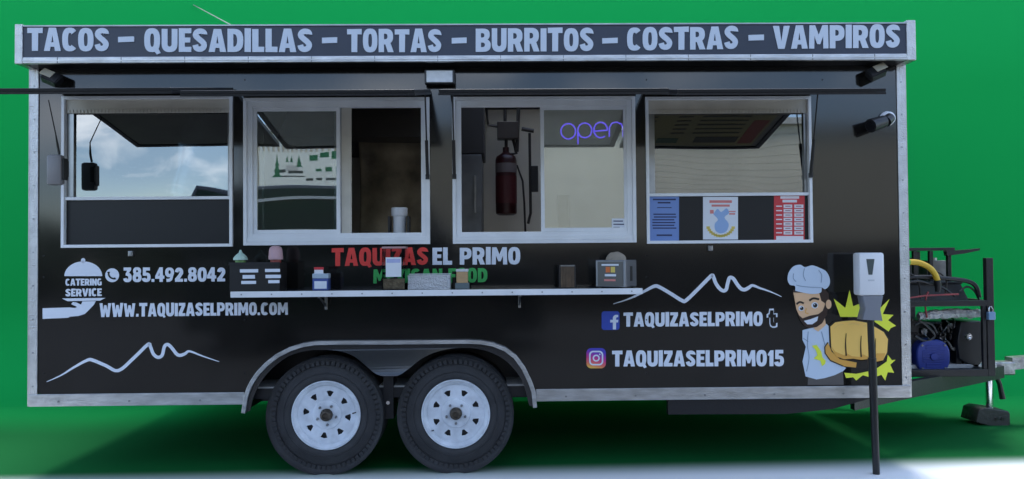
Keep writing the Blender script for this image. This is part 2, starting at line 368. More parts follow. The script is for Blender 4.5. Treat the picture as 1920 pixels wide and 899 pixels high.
holes = [[(w[0]+.008, w[2]+.008), (w[1]-.008, w[2]+.008), (w[1]-.008, w[3]-.008), (w[0]+.008, w[3]-.008)] for w in WIN]
plate('side_panel', [outer]+holes, 0, .045, black, T)
B().box(X0+.004, X1-.004, DEP-.04, DEP, ZS, ZT-.03).build('far_side_panel', black, T)
B().box(X0+.004, X0+.044, .046, DEP-.041, ZS, ZT-.03).build('end_panel', black, T)
B().box(X1-.044, X1-.004, .046, DEP-.041, ZS, ZT-.03).build('end_panel', black, T)
VX0, VX1, VY0, VY1 = -.30, 1.1, .45, 2.0  # opening added in the roof to light the kitchen
RF = B().box(X0-.01, VX0, -.001, DEP+.01, ZT-.029, ZT-.012).box(VX1, X1+.01, -.001, DEP+.01, ZT-.029, ZT-.012).box(VX0, VX1, -.001, VY0, ZT-.029, ZT-.012).box(VX0, VX1, VY1, DEP+.01, ZT-.029, ZT-.012).build('roof', sill_m, T)
B().box(VX0-.02, VX1+.02, VY0-.02, VY1+.02, ZT-.011, ZT+.004).build('added_skylight', clear, RF)
B().box(X0+.045, X1-.045, .046, DEP-.041, ZS-.05, ZS+.01).build('floor_panel', blackm, T)
# lining of the kitchen; pale floor and front linings added to bounce light
B().box(X0+.045, X1-.045, DEP-.06, DEP-.042, ZS+.02, ZT-.06).build('inner_back_wall', cream, T)
B().box(X0+.045, VX0, .05, DEP-.07, ZT-.06, ZT-.032).box(VX1, X1-.045, .05, DEP-.07, ZT-.06, ZT-.032).box(VX0, VX1, .05, VY0, ZT-.06, ZT-.032).build('ceiling', cream, T)
B().box(X0+.05, X1-.05, .05, DEP-.07, ZS+.011, ZS+.02).build('bounce_floor_covering', mat('grey_lino', (.40, .39, .36), .5), T)
plate('bounce_lining', [[(X0+.05, ZT-.07), (X1-.05, ZT-.07), (X1-.05, az(620, 870)), (X0+.05, az(620, 870))]]+holes, .0465, .0475, cream, T)
# corner and bottom trims
tw = .052
for s, x in ((1, X0), (-1, X1)):
    xa, xb = (x, x+tw) if s > 0 else (x-tw, x)
    B().box(xa, xb, -.008, -.0005, ZB+.001, ZM+.02, .0025).box(x-.006 if s > 0 else x-.0005, x+.0005 if s > 0 else x+.006, -.008, .05, ZB+.001, ZM+.02, .002).build('corner_trim', silver, T)
    rv = B()
    z = ZB+.12
    while z < ZM-.05:
        rv.cyl(((xa+xb)/2, -.011, z), ((xa+xb)/2, -.007, z), .005, n=8); z += .2
    stuff(rv.build('rivet_row', steel, T))
for (a, b_) in ((X0+.0005, archw[0][0]-.006), (archw[-1][0]+.006, X1-.0005)):
    B().box(a, b_, -.012, -.0005, ZB, ZS, .004).box(a, b_, -.015, -.0125, ZS-.012, ZS-.002, .001).box(a, b_, -.0005, .06, ZB, ZB+.01).build('bottom_rail', sill_m, T)
    rv = B(); x = a+.18
    while x < b_-.05:
        rv.cyl((x, -.016, (ZB+ZS)/2-.008), (x, -.011, (ZB+ZS)/2-.008), .006, n=8); x += .42
    stuff(rv.build('rivet_row', steel, T))
# seams of the side panel: rivets over the wall
rv = B()
for px in (70, 447, 827, 1200, 1530):
    for py in (150, 480, 520, 600, 700):
        if px in (827,) and py > 470: continue
        p = at(px+12, py); rv.cyl((p.x, -.003, p.z), (p.x, .001, p.z), .0045, n=8)
stuff(rv.build('rivet_row', blackp, T))

# ---- menu board
MY = -.14
mx0, mx1 = ax(28, 80, MY), ax(1717, 80, MY)
mz0, mz1 = ZM, ZT
MB = B().box(mx0+.04, mx1-.045, MY+.004, MY+.03, mz0+.035, mz1-.008).build('menu_board', fascia, T)
B().box(mx0, mx0+.045, MY-.004, .3, mz0, mz1+.006, .004).build('board_end_trim', silver, MB)
B().box(mx1-.055, mx1, MY-.004, .3, mz0, mz1+.012, .004).build('board_end_trim', silver, MB)
B().box(mx0+.046, mx1-.056, MY-.006, MY+.02, mz0, mz0+.040, .006).box(mx0+.046, mx1-.056, MY-.009, MY-.005, mz0+.014, mz0+.02, .001).build('board_bottom_trim', sill_m, MB)
B().box(mx0+.046, mx1-.056, MY-.003, MY+.02, mz1-.010, mz1, .002).build('board_top_trim', steel, MB)
B().box(mx0+.046, mx1-.056, MY+.021, -.0015, mz0+.004, mz0+.02).build('board_soffit', blackp, MB)
B().box(mx0+.046, mx1-.056, MY+.031, .3, mz1-.02, mz1-.006).build('board_roof', blackm, MB)
rv = B()
for k in range(14):
    x = mx0+.25+k*(mx1-mx0-.5)/13; rv.box(x-.0015, x+.0015, MY-.0075, MY-.0055, mz0+.003, mz0+.037)
stuff(rv.build('board_joint', mat('dark_joint', (.08, .08, .09), .6), MB))
MF = MY+.004
words = [('TACOS', 52, 205, (53, 96), (54, 97)), ('QUESADILLAS', 271, 586, (54, 98), (55, 98.5)), ('TORTAS', 651, 828, (55.5, 98.5), (55, 98.5)),
         ('BURRITOS', 892, 1113, (54.5, 98), (53, 96.5)), ('COSTRAS', 1175.5, 1384, (53, 95.5), (49.5, 92.5)), ('VAMPIROS', 1449, 1687, (49.5, 92.5), (46.5, 90))]
sign_w = mat('grey_white_vinyl', (.55, .60, .68), .5)
for wd in words: text('lettering', wd[0], wd[1], wd[2], wd[3], wd[4], sign_w, MB, MF, 1, off=.035, th=.004)
for (a, b_, c, d) in ((222, 252, 69, 80), (604, 632.5, 70.5, 82), (847, 875, 71, 82.5), (1129, 1158, 71.5, 82.5), (1403, 1432, 65.5, 77)):
    decal('lettering', [[(a, c+1), (b_, c), (b_, d-1), (a, d)]], sign_w, MB, MF, 1, .004)

# ---- windows
def win_frame(w, name='window', flange=.018):
    x0, x1, z0, z1 = w
    return B().ring(x0, x1, -.016, .050, z0, z1, flange)
# hinged hatch panels
TH = R(12.2)
HL = .91
FRONT_Y = -HL*math.cos(TH)
for i, w in enumerate(WIN):
    x0, x1, z0, z1 = w
    hz = z1+.028
    t = .017
    dy, dz = -math.cos(TH), -math.sin(TH); ny, nz_ = -math.sin(TH), math.cos(TH)
    def q(x, s, h): return (x, -.02+dy*s+ny*h, hz+dz*s+nz_*h)
    ht = B().hexa([q(x0-.01, .0, 0), q(x1+.01, .0, 0), q(x1+.01, .0, t), q(x0-.01, .0, t), q(x0-.01, HL, 0), q(x1+.01, HL, 0), q(x1+.01, HL, t), q(x0-.01, HL, t)])
    H = ht.build('serving_hatch', mat('satin_black', (.011, .011, .012), .4, spec=.35), T, bevel=.002)
    rim = B()
    for (a, b_, s0, s1) in ((x0-.012, x0+.02, .0, HL), (x1-.02, x1+.012, 0, HL), (x0+.0205, x1-.0205, HL-.03, HL)):
        rim.hexa([q(a, s0, -.012), q(b_, s0, -.012), q(b_, s0, -.001), q(a, s0, -.001), q(a, s1, -.012), q(b_, s1, -.012), q(b_, s1, -.001), q(a, s1, -.001)])
    rim.build('hatch_rim', blackm, H)
    B().hexa([q(x0+.022, .03, -.005), q(x1-.022, .03, -.005), q(x1-.022, .03, -.0006), q(x0+.022, .03, -.0006), q(x0+.022, HL-.035, -.005), q(x1-.022, HL-.035, -.005), q(x1-.022, HL-.035, -.0006), q(x0+.022, HL-.035, -.0006)]).build('hatch_lining', mat('grey_brown_lining', (.20, .185, .16), .6, var=.2) if i in (0, 3) else mat('beige_lining', (.55, .52, .44), .55, var=.15), H)
    if i == 3:
        def sheet(nm, u0, u1, s0, s1, m_, h):
            xa_, xb_ = x0+u0*(x1-x0), x0+u1*(x1-x0)
            return B().hexa([q(xa_, s0, h-.0012), q(xb_, s0, h-.0012), q(xb_, s0, h), q(xa_, s0, h), q(xa_, s1, h-.0012), q(xb_, s1, h-.0012), q(xb_, s1, h), q(xa_, s1, h)]).build(nm, m_, H)
        sheet('menu_sheet', .06, .94, .10, HL-.06, mat('olive_paper', (.30, .24, .09), .5, var=.3, vscale=2), -.0056)
        ml = mat('menu_ink', (.05, .04, .025), .5)
        sheet('menu_print', .22, .38, HL-.20, HL-.11, mat('menu_green', (.05, .09, .04), .5), -.0072)
        sheet('menu_print', .50, .80, HL-.22, HL-.12, ml, -.0072)
        sheet('menu_print', .82, .92, HL-.5, HL-.1, mat('menu_red', (.25, .05, .03), .5), -.0072)
        for k in range(7):
            for (u0, u1) in ((.10, .16), (.30, .40), (.46, .78)): sheet('menu_print', u0, u1, HL-.30-k*.07, HL-.28-k*.07, ml, -.0072)
    B().cyl((x0, -.012, z1+.022), (x1, -.012, z1+.022), .009, n=10).build('hinge', steel, H)
    for sx in (x0+.012, x1-.012):
        if i in (0,) and sx < x0+.1: pass
        if (i == 1 and sx == x0+.012) or (i == 2 and sx == x1-.012): continue
        if i == 3 and sx == x0+.012: continue
        if i == 0: continue
        a = Vector((sx, -.022, z1-.485)); e = Vector((sx, -.145, hz-.04))
        m_ = a.lerp(e, .45)
        st = B().cyl(a, m_, .010, n=10).cyl(m_, e, .0045, n=8).box(sx-.012, sx+.012, -.03, -.0165, a.z-.014, a.z+.014)
        st.build('gas_strut', blackp, H)

# window 1: one large reflecting pane above a black lower panel
def big_window(w, bar_py, mpx):
    x0, x1, z0, z1 = w
    F = win_frame(w).build('window', white_al, T, bevel=.0015)
    zb = az(bar_py, mpx)
    ix0, ix1 = x0+.0185, x1-.0185
    B().box(ix0, ix1, .004, .05, z1-.075, z1-.0185).build('head_rail', bounce_al, F)
    hs = B(); k = ix0+.012
    while k < ix1-.03:
        hs.box(k, k+.012, -.002, .0035, z1-.098, z1-.080); k += .021
    hs.box(ix0, ix1, .0036, .012, z1-.100, z1-.0755)
    stuff(hs.build('perforated_hinge_strip', bounce_al, F))
    B().box(ix0, ix0+.04, .014, .05, zb+.012, z1-.101).build('jamb', steel, F); B().box(ix1-.018, ix1, .014, .05, zb+.012, z1-.101).build('jamb', steel, F)
    B().box(ix0, ix1, -.008, .045, zb-.009, zb+.009).build('middle_rail', white_al, F, bevel=.0012)
    B().box(ix0+.041, ix1-.019, .030, .036, zb+.010, z1-.101).build('pane', glass_t, F)
    B().box(ix0, ix1, .012, .03, z0+.0185, zb-.0095).build('lower_panel', mat('satin_black', (.011, .011, .012), .4, spec=.35), F)
    return F
F1 = big_window(WIN[0], 372, 280)
F4 = big_window(WIN[3], 365, 1365)
B().box(WIN[0][0], WIN[0][1], .30, .32, WIN[0][2]-.02, WIN[0][3]+.02).build('inner_partition', mat('dark_lining', (.03, .03, .032), .6), T)
B().box(WIN[3][0], WIN[3][1], .30, .32, WIN[3][2]-.02, WIN[3][3]+.02).build('inner_partition', mat('tan_lining', (.19, .165, .125), .6), T)

def slide_window(w, pxs, kind):
    """pxs: pixel x of (pane x0, pane x1, mullion x0, mullion x1, open x0, open x1)"""
    x0, x1, z0, z1 = w
    F = win_frame(w, flange=.020).build('window', white_al, T, bevel=.0015)
    i = B().ring(x0+.0205, x1-.0205, -.004, .045, z0+.0205, z1-.0205, .032, .035, .050)
    i.box(x0+.0205, x1-.0205, -.012, -.0045, z0+.0205, z0+.045)
    i.build('track_frame', white_al, F, bevel=.0015)
    zi0, zi1 = z0+.071, z1-.056
    a, b_ = ax(pxs[0]), ax(pxs[1])
    s = B().ring(a, b_, .008, .028, zi0, zi1, .022).build('sash', bounce_al if 0 else white_al, F, bevel=.001)
    B().box(a+.0222, b_-.0222, .015, .020, zi0+.0222, zi1-.0222).build('pane', glass, s)
    return F
xA = [at(px, 320).x for px in (475, 637, 640, 656)]
F2 = slide_window(WIN[1], (474, 637), 0)
F3 = slide_window(WIN[2], (1014, 1177), 1)
z0, z1 = WIN[1][2]+.071, WIN[1][3]-.056
B().box(ax(638.5), ax(657), .030, .044, z0, z1).build('insect_screen_frame', bounce_al, F2, bevel=.001)
B().box(ax(488), ax(492), .030, .04, z0+.001, z1-.001).build('insect_screen_frame', bounce_al, F2, bevel=.001)
B().box(ax(640)-.05, ax(640)-.0005, .0305, .042, z0, z1).build('insect_screen_frame', steel, F2)
# latch catches below the big windows
for (px, py) in ((247, 476), (1331, 466)):
    p = at(px, py); B().box(p.x-.014, p.x+.014, -.02, -.0005, p.z-.016, p.z+.016, .003).box(p.x-.007, p.x+.007, -.026, -.0195, p.z-.010, p.z+.012, .002).build('hatch_latch', steel, T)

# ---- floodlights and cameras on the wall
p = at(825, 146, -.04); fl = B().box(p.x-.09, p.x+.09, -.075, -.03, p.z-.045, p.z+.042, .006).box(p.x-.03, p.x+.03, -.03, -.0008, p.z-.02, p.z+.02).build('floodlight', blackp, T)
B().box(p.x-.078, p.x+.078, -.080, -.0755, p.z-.036, p.z+.034, .003).build('lens', mat('frosted_lens', (.62, .63, .64), .3, var=.1, vscale=30), fl)
for (px, py, s) in ((98, 148, 1), (1642, 137, -1)):
    p = at(px, py, -.07)
    g = bmesh.new(); bmesh.ops.create_cube(g, size=1)
    for v in g.verts: v.co = Vector((v.co.x*.10, v.co.y*.05, v.co.z*.075))
    bmesh.ops.bevel(g, geom=g.edges[:], offset=.006, segments=2, affect='EDGES')
    Mx = Matrix.Translation(p) @ Matrix.Rotation(R(24*s), 4, 'Y') @ Matrix.Rotation(R(-35), 4, 'X')
    bb = B().join(g, Mx)
    bb.cyl((p.x-.035*s, -.001, p.z+.03), (p.x-.02*s, -.06, p.z+.005), .012, n=10)
    k = bb.build('floodlight', blackp, T)
    B().box(-.034, .034, -.0295, -.0255, -.024, .024).build('lens', mat('lamp_glass', (.40, .36, .28), .2), k)
    k.children[0].data.transform(Mx @ Matrix.Translation((-.03*s, 0, .006)) )
    B().box(p.x-.052*s-.02, p.x-.052*s+.02, -.05, -.0008, p.z+.01, p.z+.05, .004).build('junction_box', mat('tan_plastic', (.35, .30, .22), .5), k)
p = at(1666, 222, -.03)
cmra = B().lathe([(.044, 0), (.046, .012), (.040, .036), (.020, .052), (0, .055)], (p.x, -.0008, p.z), 'y', 24).build('camera_base', mat('white_plastic', (.75, .76, .78), .35), T, smooth=True)
q1 = at(1660, 228, -.075); q2 = at(1633, 236, -.11)
B().cyl((p.x, -.05, p.z), (q1.x+.005, -.07, q1.z), .030, .034, n=20).cyl((q1.x-.008, -.072, q1.z), (q2.x, -.105, q2.z), .036, .042, n=24).build('camera_head', blackp, cmra, True)
B().cyl((q2.x+.001, -.1045, q2.z), (q2.x-.006, -.107, q2.z-.001), .030, n=20).build('camera_lens', mat('lens_glass', (.01, .01, .012), .05), cmra, True)

# ---- serving shelf
SY = -.28
sx0, sx1 = ax(433, 549, SY), ax(1204, 549, SY)
sz1 = az(544, 815, SY); sz0 = sz1-.034
SH = B().box(sx0, sx1, SY+.003, -.0008, sz1-.03, sz1-.0005).build('serving_shelf', mat('dark_shelf_top', (.05, .052, .058), .22, var=.2), T)
B().box(sx0-.002, sx1+.002, SY-.004, SY+.0025, sz0, sz1, .002).build('shelf_edge', white_al, SH)
rv = B(); x = sx0+.06
while x < sx1: rv.cyl((x, SY-.0065, (sz0+sz1)/2), (x, SY-.0035, (sz0+sz1)/2), .004, n=8); x += .17
stuff(rv.build('rivet_row', steel, SH))
for (px) in (612, 974):
    x = ax(px, 565)
    B().box(x-.008, x+.008, -.012, -.0008, sz0-.09, sz0-.001, .002).box(x-.006, x+.006, -.2, -.0125, sz0-.012, sz0-.0008).hexa([(x-.005, -.012, sz0-.075), (x+.005, -.012, sz0-.075), (x+.005, -.012, sz0-.06), (x-.005, -.012, sz0-.06), (x-.005, -.17, sz0-.013), (x+.005, -.17, sz0-.013), (x+.005, -.16, sz0-.0122), (x-.005, -.16, sz0-.0122)]).build('shelf_bracket', steel, SH)

# ---- wheels
WR = 108.2/FPX*4.68
WYF = -.015
wc = [at(611, 774.5, WYF), at(854.5, 774, WYF)]
zc = WR-.004
def tyre_mesh():
    bb = B()
    w = .215
    prof = [(.205, .012), (.212, .004), (.232, -.002), (.246, .001), (.248, .005), (.252, .005), (.254, .003), (.270, .008), (.298, .012), (.300, .016), (.304, .016), (.306, .011), (.318, .006), (.333, -.006), (.343, -.020), (.3475, -.036)]
    prof = [(r*WR/.3475, -h) for r, h in prof]
    back = [(r, -(w)+(-h)*1 if False else -w-h) for r, h in prof[::-1]]
    full = prof + [(WR*.9995, -.07), (WR*.985, -.072), (WR*.985, -.082), (WR*1.0, -.084), (WR*1.0, -.104), (WR*.985, -.106), (WR*.985, -.116), (WR, -.118), (WR, -.150)] + back
    bb.lathe(full, (0, 0, 0), 'y', 96, False)
    # shoulder lugs
    for k in range(64):
        a = 2*math.pi*k/64
        g = bmesh.new(); bmesh.ops.create_cube(g, size=1)
        for v in g.verts: v.co = Vector((v.co.x*.020, .024+v.co.y*.050, WR-.014+v.co.z*.034 - (.016 if v.co.y < 0 else 0)))
        bb.join(g, Matrix.Rotation(a, 4, 'Y'))
    return bb
proto = None
for wi, c in enumerate(wc):
    cx = c.x
    Wh = tyre_mesh().build('tyre', rubber, T, smooth=True) if wi == 0 else None
    if Wh is None:
        Wh = proto[0].copy(); COL.objects.link(Wh); Wh.parent = T
    Wh.location = (cx, WYF, zc)
    Wh.name = 'wheel' if wi == 0 else 'wheel.001'
    if wi == 0:
        k = WR/.3475; s = .203*k
        kids = []
        kids.append(B().lathe([(s*.835, -.052), (s*.85, -.03), (s*.90, -.014), (s*.96, -.010), (s*.99, .003), (s*1.015, .001), (s*1.02, -.010), (s*.985, -.02), (s*.97, -.19), (s*.80, -.19)], (0, 0, 0), 'y', 64, False).build('rim', rimw, Wh, True))
        # disc with eight openings
        holes = []
        for j in range(8):
            a = 2*math.pi*(j+.5)/8; r1, r2 = s*.53, s*.70; ha, hb = R(4), R(9.5)
            holes.append([(r1*math.cos(a-ha), r1*math.sin(a-ha)), (r2*math.cos(a-hb), r2*math.sin(a-hb)), (r2*1.03*math.cos(a), r2*1.03*math.sin(a)), (r2*math.cos(a+hb), r2*math.sin(a+hb)), (r1*math.cos(a+ha), r1*math.sin(a+ha))])
        circp = [(s*.845*math.cos(2*math.pi*j/64), s*.845*math.sin(2*math.pi*j/64)) for j in range(64)]
        d = plate('wheel_disc', [circp]+holes, .030, .040, rimw, Wh, bevel=.0015); kids.append(d)
        kids.append(B().lathe([(s*.44, -.031), (s*.42, -.022), (s*.36, -.018), (s*.19, -.018), (s*.17, -.024), (0, -.024)], (0, 0, 0), 'y', 48).build('hub_plate', rimw, Wh, True))
        kids.append(B().lathe([(s*.175, -.023), (s*.170, .006), (s*.14, .016), (s*.09, .020), (s*.085, .010), (0, .008)], (0, 0, 0), 'y', 28).build('hub_cap', rust, Wh, True))
        kids.append(B().lathe([(s*.80, -.050), (s*.80, -.10), (0, -.10)], (0, 0, 0), 'y', 32).build('brake_drum', blackm, Wh, True))
        for j in range(5):
            a = R(90+72*j)
            kids.append(B().cyl((s*.29*math.cos(a), .019, s*.29*math.sin(a)), (s*.29*math.cos(a), .002, s*.29*math.sin(a)), .009, .007, n=6).build('lug_nut', steel, Wh))
        va = R(35)
        kids.append(B().cyl((s*.87*math.cos(va), .012, s*.87*math.sin(va)), (s*.80*math.cos(va), -.012, s*.80*math.sin(va)), .004, n=8).build('valve', blackp, Wh))
        proto = (Wh, kids)
        Wh.rotation_euler = (0, R(22.5+8), 0)
    else:
        for kd in proto[1]:
            c2 = kd.copy(); COL.objects.link(c2); c2.parent = Wh
        Wh.rotation_euler = (0, R(180), 0)
# wheels of the far side
for cx in (wc[0].x, wc[1].x):
    w2 = proto[0].copy(); COL.objects.link(w2); w2.parent = T; w2.name = 'wheel.002'; w2.location = (cx, DEP-.0, zc); w2.rotation_euler = (0, 0, math.pi)
    kd = proto[1][0].copy(); COL.objects.link(kd); kd.parent = w2
for cx in (wc[0].x, wc[1].x):
    B().cyl((cx, .16, zc), (cx, DEP-.18, zc), .035, n=14).box(cx-.3, cx+.3, .26, .31, zc+.06, zc+.085).build('axle', blackm, T)
# chassis rails
B().box(X0+.1, X1-.02, .30, .36, ZB-.03, ZB+.05).box(X0+.1, X1-.02, DEP-.36, DEP-.30, ZB-.03, ZB+.05).build('chassis_rail', blackm, T)
for k in range(9):
    x = X0+.25+k*(X1-X0-.5)/8
    B().box(x-.025, x+.025, .06, DEP-.06, ZB+.005, ZB+.055).build('cross_member', blackm, T)
p1, p2, p3, p4 = at(1253, 752), at(1253, 778), at(1475, 777), at(1640, 752)
plate('skid_plate', [[(p1.x, ZB-.001), (p1.x, p2.z), (at(1262, 778).x, p2.z), (p3.x, p3.z), (at(1560, 768).x, at(1560, 768).z), (p4.x, ZB-.001)]], .005, .055, blackm, T)

# wheel arch: silver lip, black fender skirt hanging between the wheels, well
lip_o = arch; 
def offs(pts, d):
    o = []
    for i, p in enumerate(pts):
        a = Vector(pts[max(i-1, 0)]); b_ = Vector(pts[min(i+1, len(pts)-1)]); dd = (b_-a).normalized(); nn = Vector((-dd.y, dd.x)); o.append(tuple(Vector(p)+nn*d))
    return o
lipA = [(456, 772)] + [(p[0], p[1]) for p in arch] + [(1006, 762)]
lipB = offs(lipA, 6.5)
lipC = offs(lipA, 20)
aw = lambda pts, Y=0: [(at(x, y, Y).x, at(x, y, Y).z) for x, y in pts]
FE = plate('fender_lip', [aw(lipA)+aw(lipB)[::-1]], -.035, .0, sill_m, T, bevel=.002)
def skirt():
    """black fender face: outer edge follows the lip, inner edge two arcs dipping between the wheels"""
    inner = []
    for (cx, cy) in ((612, 772), (854, 771)):
        pass
    inn = [(470, 770), (476, 745), (490, 716), (510, 692), (540, 669), (575, 658), (612, 656), (640, 659), (665, 668), (685, 683), (702, 697), (716, 703), (733, 704), (750, 702), (768, 690), (790, 673), (815, 661), (850, 653), (885, 653), (915, 659), (945, 674), (968, 697), (982, 722), (992, 760)]
    return [aw(lipB)+aw(smooth_pts(inn, 3))[::-1]]
fs = plate('fender_skirt', skirt(), -.010, -.003, mat('fender_black', (.020, .021, .024), .16, spec=.9), FE)
ztop_ = az(640, 740)
for v in fs.data.vertices: v.co.y -= (ztop_-v.co.z)*.17*max(0, 1-abs(v.co.x-at(733, 680).x)/.42)
fs.data.update()
# inner well
me = bpy.data.meshes.new('wheel_well'); vv = []; ff = []
wl = aw(offs(lipA, 2))
for (x, z) in wl: vv += [(x, .002, z), (x, .34, z)]
for i in range(len(wl)-1): ff.append((2*i, 2*i+2, 2*i+3, 2*i+1))
nb = len(vv); vv += [(x, .34, z) for x, z in wl]; ff.append(tuple(range(nb, nb+len(wl))))
me.from_pydata(vv, [], ff); newobj('wheel_well', me, blackm, T)
p = at(728, 755, .02); B().box(p.x-.03, p.x+.03, .03, .2, p.z-.10, p.z+.2).build('spring_hanger', blackm, T)
B().cyl((p.x, .008, p.z), (p.x, .03, p.z), .012, n=6).build('hanger_bolt', chrome, T)

# ------------------------------------------------------------------ lettering and pictures on the side
text('lettering', '385.492.8042', 231.5, 423, (502, 529.5), (502, 528), letter_w, T, off=.03)
text('lettering', 'WWW.TAQUIZASELPRIMO.COM', 187, 540, (569, 595), (567.5, 590.5), letter_w, T, off=.022)
text('lettering', 'TAQUIZAS', 622, 803, (466, 499.5), (463.5, 497), letter_r, T, off=.03)
text('lettering', 'EL PRIMO', 811, 975.5, (465, 497), (463.5, 496), letter_w, T, off=.03)
text('lettering', 'MEXICAN FOOD', 700, 914, (505.5, 532), (502.5, 529.5), letter_g, T, off=.03)
text('lettering', 'TAQUIZASELPRIMO', 1169, 1430, (586.5, 613), (584.5, 611.5), letter_w, T, off=.026)
text('lettering', 'TAQUIZASELPRIMO15', 1147.5, 1470, (658, 687.5), (656.5, 687), letter_w, T, off=.028)
Z1 = lambda pts: [(x*.5106, 440+y*.5106) for x, y in pts]
cat_ = decal('catering_emblem', [Z1([(237, 153)] + circ(306.5, 153, 69.5, 21, 54, 180, 0) + [(376, 153)])], letter_w, T)
decal('emblem_knob', [Z1(circ(306, 95, 8, 12))], letter_w, cat_)
text('lettering', 'CATERING', 241*.5106, 374*.5106, (440+163*.5106, 440+188*.5106), (440+162*.5106, 440+187*.5106), letter_w, cat_, off=.012)
text('lettering', 'SERVICE', 241*.5106, 374*.5106, (440+200*.5106, 440+228*.5106), (440+198*.5106, 440+226*.5106), letter_w, cat_, off=.018)
decal('emblem_tray', [Z1([(228, 235), (388, 233), (368, 243), (248, 245)])], letter_w, cat_)
decal('emblem_hand', [Z1([(157, 271), (254, 268), (276, 270), (284, 266), (262, 256), (268, 248), (282, 250), (298, 258), (303, 246), (352, 245), (345, 258), (330, 274), (312, 292), (290, 299), (258, 302), (250, 306), (157, 310)])], letter_w, cat_)
ph = decal('phone_emblem', [circ(210.5, 516.5, 13)], letter_w, T)
decal('emblem_handset', [stroke(smooth_pts([(204, 510), (204.5, 516), (208, 521), (214, 523), (217, 522)], 4), [5, 5]+[3]*13+[5, 5])], black, ph, layer=2)
def ribbon(name, pts_px, ws, m, parent, Y=0.0, layer=1, th=.0012):
    me = bpy.data.meshes.new(name); vv = []; ff = []
    y1 = Y-.0006-.0015*(layer-1)
    for i, p in enumerate(pts_px):
        a_ = Vector(pts_px[max(i-1, 0)]); e_ = Vector(pts_px[min(i+1, len(pts_px)-1)]); d_ = (e_-a_).normalized(); nn = Vector((-d_.y, d_.x))*ws[i]/2
        for q_, yy in ((Vector(p)+nn, y1-th), (Vector(p)-nn, y1-th), (Vector(p)-nn, y1), (Vector(p)+nn, y1)):
            w_ = at(q_.x, q_.y, Y); vv.append((w_.x, yy, w_.z))
    for i in range(len(pts_px)-1):
        for k in range(4): ff.append((4*i+k, 4*i+(k+1) % 4, 4*i+4+(k+1) % 4, 4*i+4+k))
    ff += [(3, 2, 1, 0), tuple(4*(len(pts_px)-1)+k for k in range(4))]
    me.from_pydata(vv, [], ff); me.update()
    return newobj(name, me, m, parent)
def mountain(pts, conv, wmid):
    sp = smooth_pts(pts, 4); n_ = len(sp)
    ws = [wmid*min(1, .18+5*i/n_, .18+5*(n_-1-i)/n_) for i in range(n_)]
    k_ = .5106 if conv is Z1 else .27815
    return ribbon('mountain_line', conv(sp), [w_*k_ for w_ in ws], letter_w, T)
mountain([(172, 541), (225, 517), (270, 489), (320, 462), (342, 462), (390, 482), (435, 500), (490, 455), (543, 404), (552, 410), (563, 438), (580, 451), (596, 443), (604, 412), (616, 404), (630, 415), (648, 438), (662, 444), (680, 438), (697, 429), (745, 447), (805, 467)], Z1, 12)
Z5 = lambda pts: [(1080+x*.27815, 490+y*.27815) for x, y in pts]
mountain([(252, 288), (330, 264), (400, 235), (470, 198), (525, 170), (560, 174), (640, 220), (715, 266), (745, 262), (830, 180), (910, 100), (925, 104), (940, 145), (965, 182), (992, 200), (1012, 190), (1022, 150), (1035, 112), (1060, 118), (1085, 155), (1112, 186), (1138, 192), (1165, 178), (1190, 164), (1240, 182), (1310, 206), (1385, 240)], Z5, 24)
# icons
blue_ic = mat('blue_print', (.03, .07, .42), .4)
ic = decal('blue_letter_icon', [rrect(1128, 584, 1161.5, 619, 5)], blue_ic, T)
decal('icon_letter', [[(1149, 618), (1149, 605), (1144, 605), (1144, 600), (1149, 600), (1149, 596), (1150.5, 592.5), (1154, 590.5), (1159, 590.8), (1159, 595), (1156, 595.3), (1155, 597), (1155, 600), (1159.3, 600), (1158.6, 605), (1155, 605), (1155, 618)]], letter_w, ic, layer=2)
gm = bpy.data.materials.new('rainbow_print'); gm.use_nodes = True; n = gm.node_tree.nodes; l = gm.node_tree.links
t = n.new('ShaderNodeTexCoord'); sx = n.new('ShaderNodeSeparateXYZ'); mpz = n.new('ShaderNodeMapping'); i0_, i1_ = at(1099.5, 691), at(1136, 653); mpz.vector_type = 'POINT'
mpz.inputs['Scale'].default_value = (1/(i1_.x-i0_.x), 1, 1/(i1_.z-i0_.z)); mpz.inputs['Location'].default_value = (-i0_.x/(i1_.x-i0_.x), 0, -i0_.z/(i1_.z-i0_.z))
l.new(t.outputs['Object'], mpz.inputs[0]); l.new(mpz.outputs[0], sx.inputs[0])
ad = n.new('ShaderNodeMath'); ad.operation = 'MULTIPLY_ADD'; ad.inputs[1].default_value = .25; l.new(sx.outputs['X'], ad.inputs[0]); l.new(sx.outputs['Z'], ad.inputs[2])
cr = n.new('ShaderNodeValToRGB'); l.new(ad.outputs[0], cr.inputs[0]); e = cr.color_ramp.elements
e[0].position = .08; e[0].color = (.85, .50, .08, 1); e[1].position = 1.0; e[1].color = (.06, .05, .45, 1)
for pos, c_ in ((.3, (.80, .16, .10, 1)), (.58, (.60, .03, .22, 1)), (.85, (.22, .03, .42, 1))): q_ = e.new(pos); q_.color = c_
l.new(cr.outputs[0], n['Principled BSDF'].inputs['Base Color'])
ic = decal('camera_icon', [rrect(1099.5, 653, 1136, 691, 9)], gm, T)
decal('icon_outline', [rrect(1104.5, 658, 1131, 685.5, 7.5), rrect(1107.3, 660.8, 1128.2, 682.7, 5.2)], letter_w, ic, layer=2)
decal('icon_ring', [circ(1117.8, 671.8, 6.6), circ(1117.8, 671.8, 4.0)], letter_w, ic, layer=2)
decal('icon_dot', [circ(1124.5, 664.8, 1.5, 10)], letter_w, ic, layer=2)
text('outlined_letter', 't', 1437, 1458, (579.5, 615.5), (578.5, 614.5), letter_w, T, off=.05)
